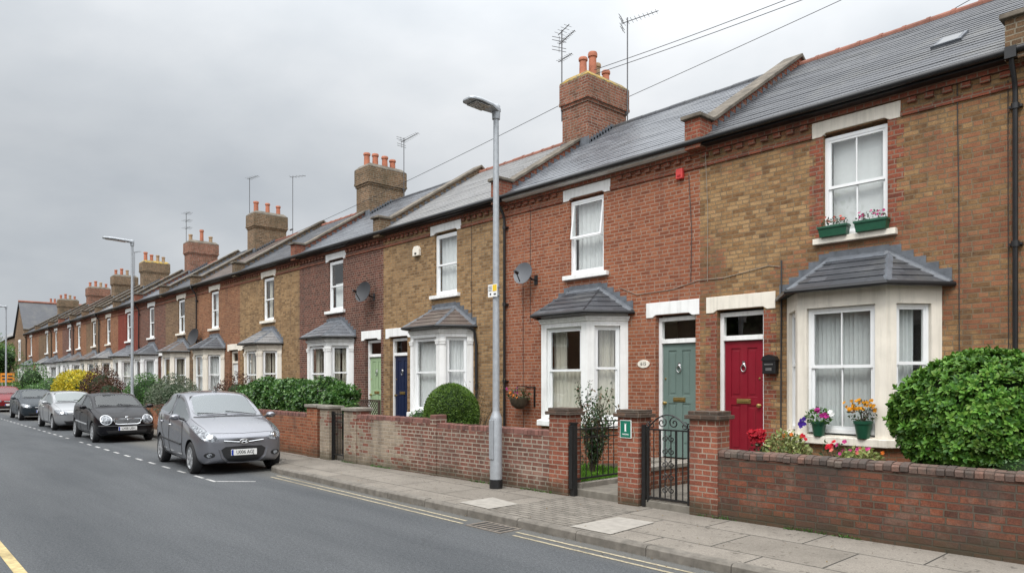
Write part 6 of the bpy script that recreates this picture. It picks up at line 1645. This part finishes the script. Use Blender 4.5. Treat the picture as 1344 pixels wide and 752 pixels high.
def details(o):
    X, Z, Yk = o['sx'], o['sz'], o['sy']
    def fn(t, hit, patch, strip):
        # door seams, handles, mouldings
        for ax in ('right', 'left'):
            for path in ([(.60, .30), (.66, .62), (.60, .92)], [(-.33, .27), (-.37, .6), (-.34, .97)], [(-1.10, 1.0), (-1.02, .80), (-.80, .55), (-.74, .30)], [(.60, .28), (-.74, .28)]):
                strip([(a * X, b * Z) for a, b in path], ax, .0065, M['trim'], 'door_seam', .0005)
            if o.get('mould'): strip([(.56 * X, .50 * Z), (-.34 * X, .525 * Z), (-.92 * X, .55 * Z)], ax, .020, M[o['mould']], 'side_moulding', .004)
            for hx, hz in ((-.22, .83), (-.95, .865)):
                l, n = hit(hx * X, hz * Z, ax)
                if l: d = MB(); d.tube([l + Vector((-.075, 0, .0)) + n * .012, l + Vector((-.06, 0, .004)) + n * .034, l + Vector((.06, 0, .004)) + n * .034, l + Vector((.075, 0, 0)) + n * .012], .014, 6); d.build('door_handle', o['paint2'], t, local=True)
        for sg in (1, -1):
            d = MB(); c = Vector((.60 * X, sg * .845 * Yk, 1.01 * Z)); V = []
            for (dx, s) in ((.075, .45), (.05, .85), (0, 1.), (-.05, 1.0), (-.062, .9)):
                for k in range(10):
                    a = 2 * math.pi * k / 10; V.append(c + Vector((dx, math.cos(a) * .095 * s, math.sin(a) * .062 * s)))
            F = [(i * 10 + k, i * 10 + (k + 1) % 10, (i + 1) * 10 + (k + 1) % 10, (i + 1) * 10 + k) for i in range(4) for k in range(10)] + [tuple(range(10)), tuple(range(49, 39, -1))]
            d.mesh(V, F, 0, True); mo = d.build('wing_mirror', o['paint2'] if o.get('mirror_body', True) else M['trim'], t, local=True)
            d = MB(); d.tube([c + Vector((0, -sg * .06, -.02)), Vector((.62 * X, sg * .70 * Yk, .965 * Z))], [.022, .03], 6); d.build('mirror_stalk', M['trim'], mo, local=True)
            # headlights
            if o['lights'] == 'sweep':
                pl = [(.40, .625), (.52, .60), (.655, .655), (.70, .77), (.69, .90), (.60, .82), (.47, .715)]
            elif o['lights'] == 'wide': pl = [(.36, .60), (.52, .565), (.66, .60), (.705, .70), (.69, .765), (.55, .745), (.42, .69)]
            else: pl = [(.50 + .125 * math.cos(k * math.pi / 5), .655 + .125 * math.sin(k * math.pi / 5)) for k in range(10)]
            pl = [(sg * a * Yk, b * Z) for a, b in pl]
            if sg < 0: pl = pl[::-1]
            hl = patch(pl, 'front', M['headlight'], 'headlight', .008, seg=3)
            if o['lights'] != 'round':
                bz = .685 if o['lights'] == 'sweep' else .655; by = .535
                l, n = hit(sg * by * Yk, bz * Z, 'front')
                if l: d = MB(); d.tube([l + n * .004, l + n * .014], [.058, .052], 14); d.tube([l + n * .0141, l + n * .017], [.034, .03], 12, 0); d.build('lamp_bowl', M['chromec'], hl, local=True)
            else:
                d = MB(); pts = []
                for k in range(21):
                    l, n = hit(sg * (.50 + .128 * math.cos(k * math.pi / 10)) * Yk, (.655 + .128 * math.sin(k * math.pi / 10)) * Z, 'front')
                    if l: pts.append(l + n * .008)
                d.tube(pts, .012, 6); d.build('lamp_ring', M['chromec'], hl, local=True, recalc=False)
            if o.get('fog'):
                fl = [(sg * (.545 + .085 * math.cos(k * math.pi / 5)) * Yk, (.365 + .05 * math.sin(k * math.pi / 5)) * Z) for k in range(10)]
                f = patch(fl, 'front', M['trim'], 'fog_light', .003, seg=2)
                fl = [(sg * (.55 + .04 * math.cos(k * math.pi / 5)) * Yk, (.365 + .038 * math.sin(k * math.pi / 5)) * Z) for k in range(10)]
                patch(fl, 'front', M['headlight'], 'fog_lens', .008, parent=f, seg=2)
        # grille, intake, plate
        if o['grille'] == 'smile':
            q = [(-.37, .455), (-.30, .505), (0, .515), (.30, .505), (.37, .455), (.33, .33), (.24, .245), (0, .225), (-.24, .245), (-.33, .33)]
            patch([(a * Yk, b * Z) for a, b in q], 'front', M['trim'], 'lower_grille', .004)
            q2 = [(-.40, .47), (-.365, .32), (-.26, .225), (0, .205), (.26, .225), (.365, .32), (.40, .47), (.30, .56)]
            strip([(a * Yk, b * Z) for a, b in q2[:7]], 'front', .012, o['paint2'], 'grille_surround', .006)
            q = [(-.32, .61), (-.15, .625), (0, .63), (.15, .625), (.32, .61), (.2, .575), (0, .565), (-.2, .575)]
            ug = patch([(a * Yk, b * Z) for a, b in q], 'front', M['trim'], 'upper_grille', .005)
            strip([(-.33 * Yk, .612 * Z), (-.1 * Yk, .588 * Z), (0, .586 * Z), (.1 * Yk, .588 * Z), (.33 * Yk, .612 * Z)], 'front', .010, M['chromec'], 'grille_bar', .014)
            l, n = hit(0, .595 * Z, 'front')
            d = MB(); pts = [l + n * .03 + Vector((0, .078 * math.cos(k * math.pi / 12), .040 * math.sin(k * math.pi / 12))) for k in range(25)]; d.tube(pts, .008, 6)
            em = d.build('emblem', M['chromec'], t, local=True, recalc=False)
            d = MB(); e = l + n * .03
            for (ya, yb) in ((-.045, -.022), (.022, .045)): d.tube([e + Vector((0, ya, -.030)), e + Vector((0, yb, .030))], .008, 5)
            d.tube([e + Vector((0, -.034, -.005)), e + Vector((0, .034, .005))], .007, 5); d.build('emblem_letter', M['chromec'], em, local=True)
        elif o['grille'] == 'chrome':
            q = [(-.30, .56), (-.24, .535), (.24, .535), (.30, .56), (.335, .66), (.29, .685), (-.29, .685), (-.335, .66)]
            gq = patch([(a * Yk, b * Z) for a, b in q], 'front', M['trim'], 'grille', .004)
            strip([(a * Yk, b * Z) for a, b in q + q[:1]], 'front', .013, M['chromec'], 'grille_surround', .010, seg=4)
            for zz in (.57, .60, .63, .66): strip([(-.29 * Yk, zz * Z), (.29 * Yk, zz * Z)], 'front', .004, M['rim'], 'grille_slat', .010, parent=gq)
            strip([(0, .545 * Z), (0, .675 * Z)], 'front', .009, M['chromec'], 'grille_post', .012, parent=gq)
            l, n = hit(0, .725 * Z, 'front')
            d = MB(); d.ellipsoid(l + n * .006, (.012, .05, .026)); d.build('emblem', M['chromec'], t, local=True)
            patch([(a * Yk, b * Z) for a, b in [(-.45, .27), (.45, .27), (.5, .36), (-.5, .36)]], 'front', M['trim'], 'lower_grille', .004)
            strip([(-.66 * Yk, .49 * Z), (-.4 * Yk, .485 * Z), (.4 * Yk, .485 * Z), (.66 * Yk, .49 * Z)], 'front', .018, M['trim'], 'bumper_strip', .006)
        else:
            patch([(a * Yk, b * Z) for a, b in [(-.42, .24), (.42, .24), (.5, .36), (-.5, .36)]], 'front', M['trim'], 'lower_grille', .004)
            patch([(a * Yk, b * Z) for a, b in [(-.28, .60), (-.20, .56), (.20, .56), (.28, .60), (.24, .645), (-.24, .645)]], 'front', M['trim'], 'upper_grille', .005)
            strip([(-.26 * Yk, .605 * Z), (.26 * Yk, .605 * Z)], 'front', .008, M['chromec'], 'grille_bar', .012)
            l, n = hit(0, .605 * Z, 'front'); d = MB(); d.ellipsoid(l + n * .014, (.01, .045, .028)); d.build('emblem', M['chromec'], t, local=True)
        pz = o['plate_z'] * Z; l, n = hit(0, pz, 'front'); px = l.x + .022
        d = MB(); d.box(px - .02, px, -.235, .235, pz - .055, pz + .055); pm = d.build('number_plate', M['plate'], t, local=True, bevel=.003)
        d = MB(); d.box(px + .0005, px + .0015, -.231, -.195, pz - .051, pz + .051); d.build('plate_band', M['plate_blue'], pm, local=True)
        if o.get('text'): text(o['text'], .092, (px + .001, .018, pz), (R(90), 0, R(90)), M['ink'], pm, 'lettering', .001, sx=.86)
        # bonnet shut line, wipers, washer, aerial
        strip([(1.60 * X, -.50 * Yk), (1.63 * X, -.3 * Yk), (1.655 * X, 0), (1.63 * X, .3 * Yk), (1.60 * X, .50 * Yk)], 'top', .004, M['trim'], 'bonnet_seam', .0)
        for sg in (1, -1): strip([(1.55 * X, sg * .55 * Yk), (1.2 * X, sg * .615 * Yk), (.86 * X, sg * .635 * Yk)], 'top', .004, M['trim'], 'bonnet_seam', .0)
        for a, b in (((.80, .50), (.70, -.02)), ((.82, -.02), (.70, -.50))): strip([(a[0] * X, a[1] * Yk), (b[0] * X, b[1] * Yk)], 'top', .009, M['trim'], 'wiper', .016)
        strip([(.85 * X, -.60 * Yk), (.885 * X, -.3 * Yk), (.90 * X, 0), (.885 * X, .3 * Yk), (.85 * X, .60 * Yk)], 'top', .016, M['trim'], 'scuttle', -.002)
        if o.get('mast'):
            l, n = hit(.02 * X, 0, 'top'); d = MB(); d.tube([l, l + Vector((-.02, 0, .05)), l + Vector((-.14, 0, .30))], [.016, .008, .004], 6); d.build('roof_aerial', M['trim'], t, local=True)
        for sg in (1, -1):
            l, n = hit(sg * .60 * Yk, .80 * Z, 'rear')
            if l: d = MB(); d.ellipsoid(l, (.05, .06, .16)); d.build('tail_light', M['lamp_red'], t, local=True)
    return fn
def spec_car(sx, sy, sz, roof, paint, **k):
    st = scale_st(HATCH, sx, sy, sz, roof); o = dict(sx=sx, sy=sy, sz=sz, paint2=M[paint], **k)
    return dict(scale=(sx, sy, sz * (.5 + .5 * roof)), stations=st, glass=GL, paint=M[paint], wheel=(.29 * sz, .17), axles=(1.16 * sx, -1.16 * sx), track=.655 * sy, details=details(o), spokes=k.get('spokes', 8), spokew=k.get('spokew', .075), rim=M[k.get('rimm', 'rim')])
make_car('car', 'silver grey hatchback parked nearest the camera', spec_car(1.07, 1.10, 1.03, 1.03, 'car_silver', lights='sweep', grille='smile', plate_z=.40, text='U006 AGJ', fog=True, mould='trim', mast=True), -15.12, 5.43, R(-4.5))
make_car('car', 'black hatchback with round headlights and chrome ringed grille', spec_car(1.10, 1.05, .97, .90, 'car_black', lights='round', grille='chrome', plate_z=.41, text='LX08 UEH', mould='rim', mirror_body=True), -24.1, 5.58, R(-1.5))
make_car('car', 'pale silver car parked behind the black hatchback', spec_car(1.2, 1.06, .95, .92, 'car_pale', lights='wide', grille='plain', plate_z=.42), -30.7, 5.70, R(-1))
make_car('car', 'dark blue grey car parked between the pale silver and the red car', spec_car(1.22, 1.06, .95, .90, 'car_dark', lights='wide', grille='plain', plate_z=.42), -39.0, 5.85, R(-1))
make_car('car', 'red car at the far left, behind the dark blue grey car', spec_car(1.15, 1.05, .98, .95, 'car_red', lights='wide', grille='plain', plate_z=.42), -49.6, 6.0, 0)

# ---- the other side of the street (seen in the panes and paintwork)
g = MB(); g.face([(-90, -8.6, .1), (25, -8.6, .1), (25, -4.2, .1), (-90, -4.2, .1)]); tag(g.build('far_pavement', M['slabs']), kind='structure')
for k in range(8):
    xa = -62 + k * 9.2; xb = xa + 9.15
    t = thing('opposite_house', ((xa + xb) / 2, -8.6, 0), ['brown', 'red', 'maroon', 'orange'][k % 4] + ' brick house on the other side of the street, number %d along' % (k + 1), 'house', 'houses across the street')
    w = MB(); w.box(xa, xb, -15, -8.6, 0, 5.4); w.build('wall', M[['b_brown', 'b_red', 'b_maroon', 'b_orange'][k % 4]], t)
    r = MB(); r.prism([(xa, -8.3, 5.35), (xa, -11.8, 7.5), (xa, -15.3, 5.35)], (xb - xa, 0, 0)); r.build('roof', M['s_dark'], t)
    for j in range(2):
        for (za, zb) in ((.9, 2.5), (3.6, 5.0)):
            xc = xa + 2.3 + j * 4.5; f = MB(); fr = frame_of(xc + .6, -8.55, -1, 0); gl = MB(); sash(f, gl, fr, 0, 1.2, za, zb, d0=0, deep=.045); fo = f.build('window', M['upvc'], t); gl.build('pane', M['car_glass'], fo)
tree('street_tree', 'tall tree on the other side of the street, mirrored in the upper window', -14.6, -6.6, 11.5, 3.0, M['leaf_h'], 71, 2500, (.25, .5))

# ---- light, sky, camera
SUN_EL, SUN_AZ = R(52), R(-62)     # direction towards the sun: behind the viewer, over the road
sd = Vector((math.cos(SUN_EL) * math.cos(SUN_AZ), math.cos(SUN_EL) * math.sin(SUN_AZ), math.sin(SUN_EL)))
sl = bpy.data.lights.new('sun', 'SUN'); sl.energy = 1.5; sl.angle = R(16); sl.color = (1, .97, .93)
so = bpy.data.objects.new('sun', sl); COL.objects.link(so); so.rotation_euler = (-sd).to_track_quat('-Z', 'Y').to_euler()
wd = bpy.data.worlds.new('World'); sc.world = wd; wd.use_nodes = True; nt = wd.node_tree; nt.nodes.clear()
out = nt.nodes.new('ShaderNodeOutputWorld')
sky = nt.nodes.new('ShaderNodeTexSky'); sky.sky_type = 'NISHITA'; sky.sun_disc = False; sky.sun_elevation = SUN_EL; sky.sun_rotation = math.pi / 2 - SUN_AZ; sky.dust_density = 4; sky.air_density = 1
bg1 = nt.nodes.new('ShaderNodeBackground'); bg1.inputs[1].default_value = .06; L(nt, sky.outputs[0], bg1.inputs[0])
dirv = nt.nodes.new('ShaderNodeTexCoord').outputs['Generated']
sp = nt.nodes.new('ShaderNodeSeparateXYZ'); L(nt, dirv, sp.inputs[0])
zc = mth(nt, 'MAXIMUM', sp.outputs[2], 0.)
den = mth(nt, 'ADD', zc, .34)
cb = nt.nodes.new('ShaderNodeCombineXYZ'); L(nt, mth(nt, 'ADD', mth(nt, 'DIVIDE', sp.outputs[0], den), 3.1), cb.inputs[0]); L(nt, mth(nt, 'DIVIDE', sp.outputs[1], den), cb.inputs[1])
n1 = N(nt, 'ShaderNodeTexNoise', Scale=.55, Detail=5., Roughness=.5, Distortion=.3); L(nt, cb.outputs[0], n1.inputs['Vector'])
n2 = N(nt, 'ShaderNodeTexNoise', Scale=1.7, Detail=6., Roughness=.55, Distortion=.2); L(nt, cb.outputs[0], n2.inputs['Vector'])
cl = mth(nt, 'ADD', mth(nt, 'MULTIPLY', n1.outputs['Fac'], .72), mth(nt, 'MULTIPLY', n2.outputs['Fac'], .28))
ccol = ramp(nt, cl, [(.35, (.36, .39, .425)), (.45, (.47, .495, .52)), (.54, (.59, .605, .62)), (.65, (.70, .71, .72))])
# overcast: brighter overhead, and brightest round the hidden sun
vm = nt.nodes.new('ShaderNodeVectorMath'); vm.operation = 'DOT_PRODUCT'; L(nt, dirv, vm.inputs[0]); vm.inputs[1].default_value = sd
glow = mth(nt, 'POWER', mth(nt, 'MAXIMUM', vm.outputs['Value'], 0.), 2.5)
zen = mth(nt, 'POWER', zc, 1.6)
lum = mth(nt, 'ADD', mth(nt, 'MULTIPLY_ADD', zen, 3.2, 1.0), mth(nt, 'MULTIPLY', glow, 3.6))
hz = ramp(nt, sp.outputs[2], [(0., 1.25), (.12, 1.08), (.27, .86), (.40, .86), (.6, 1.0)])
lum = mth(nt, 'MULTIPLY', lum, mth(nt, 'MULTIPLY', hz, mth(nt, 'MULTIPLY_ADD', sp.outputs[1], .13, .90)))
mm = nt.nodes.new('ShaderNodeVectorMath'); mm.operation = 'SCALE'; L(nt, ccol, mm.inputs[0]); L(nt, lum, mm.inputs['Scale'])
bg2 = nt.nodes.new('ShaderNodeBackground'); bg2.inputs[1].default_value = 1.0; L(nt, mm.outputs[0], bg2.inputs[0])
mx = nt.nodes.new('ShaderNodeMixShader'); mx.inputs[0].default_value = .90
L(nt, bg1.outputs[0], mx.inputs[1]); L(nt, bg2.outputs[0], mx.inputs[2]); L(nt, mx.outputs[0], out.inputs[0])

cam = bpy.data.cameras.new('camera'); co = bpy.data.objects.new('camera', cam); COL.objects.link(co); sc.camera = co
th = math.atan((672 + 180) / 936.)
co.location = (0, 0, 1.75); co.rotation_euler = (R(90), 0, R(90) - th)
cam.sensor_width = 36; cam.lens = 936 / 1344 * 36; cam.shift_y = (499 - 376) / 1344; cam.clip_end = 1500; cam.clip_start = .05
vs = sc.view_settings; vs.view_transform = 'Standard'; vs.look = 'None'; vs.exposure = 0.22; vs.gamma = 1
sc.cycles.max_bounces = 8; sc.cycles.transparent_max_bounces = 16; sc.cycles.use_denoising = True
sc.cycles.sample_clamp_indirect = 8
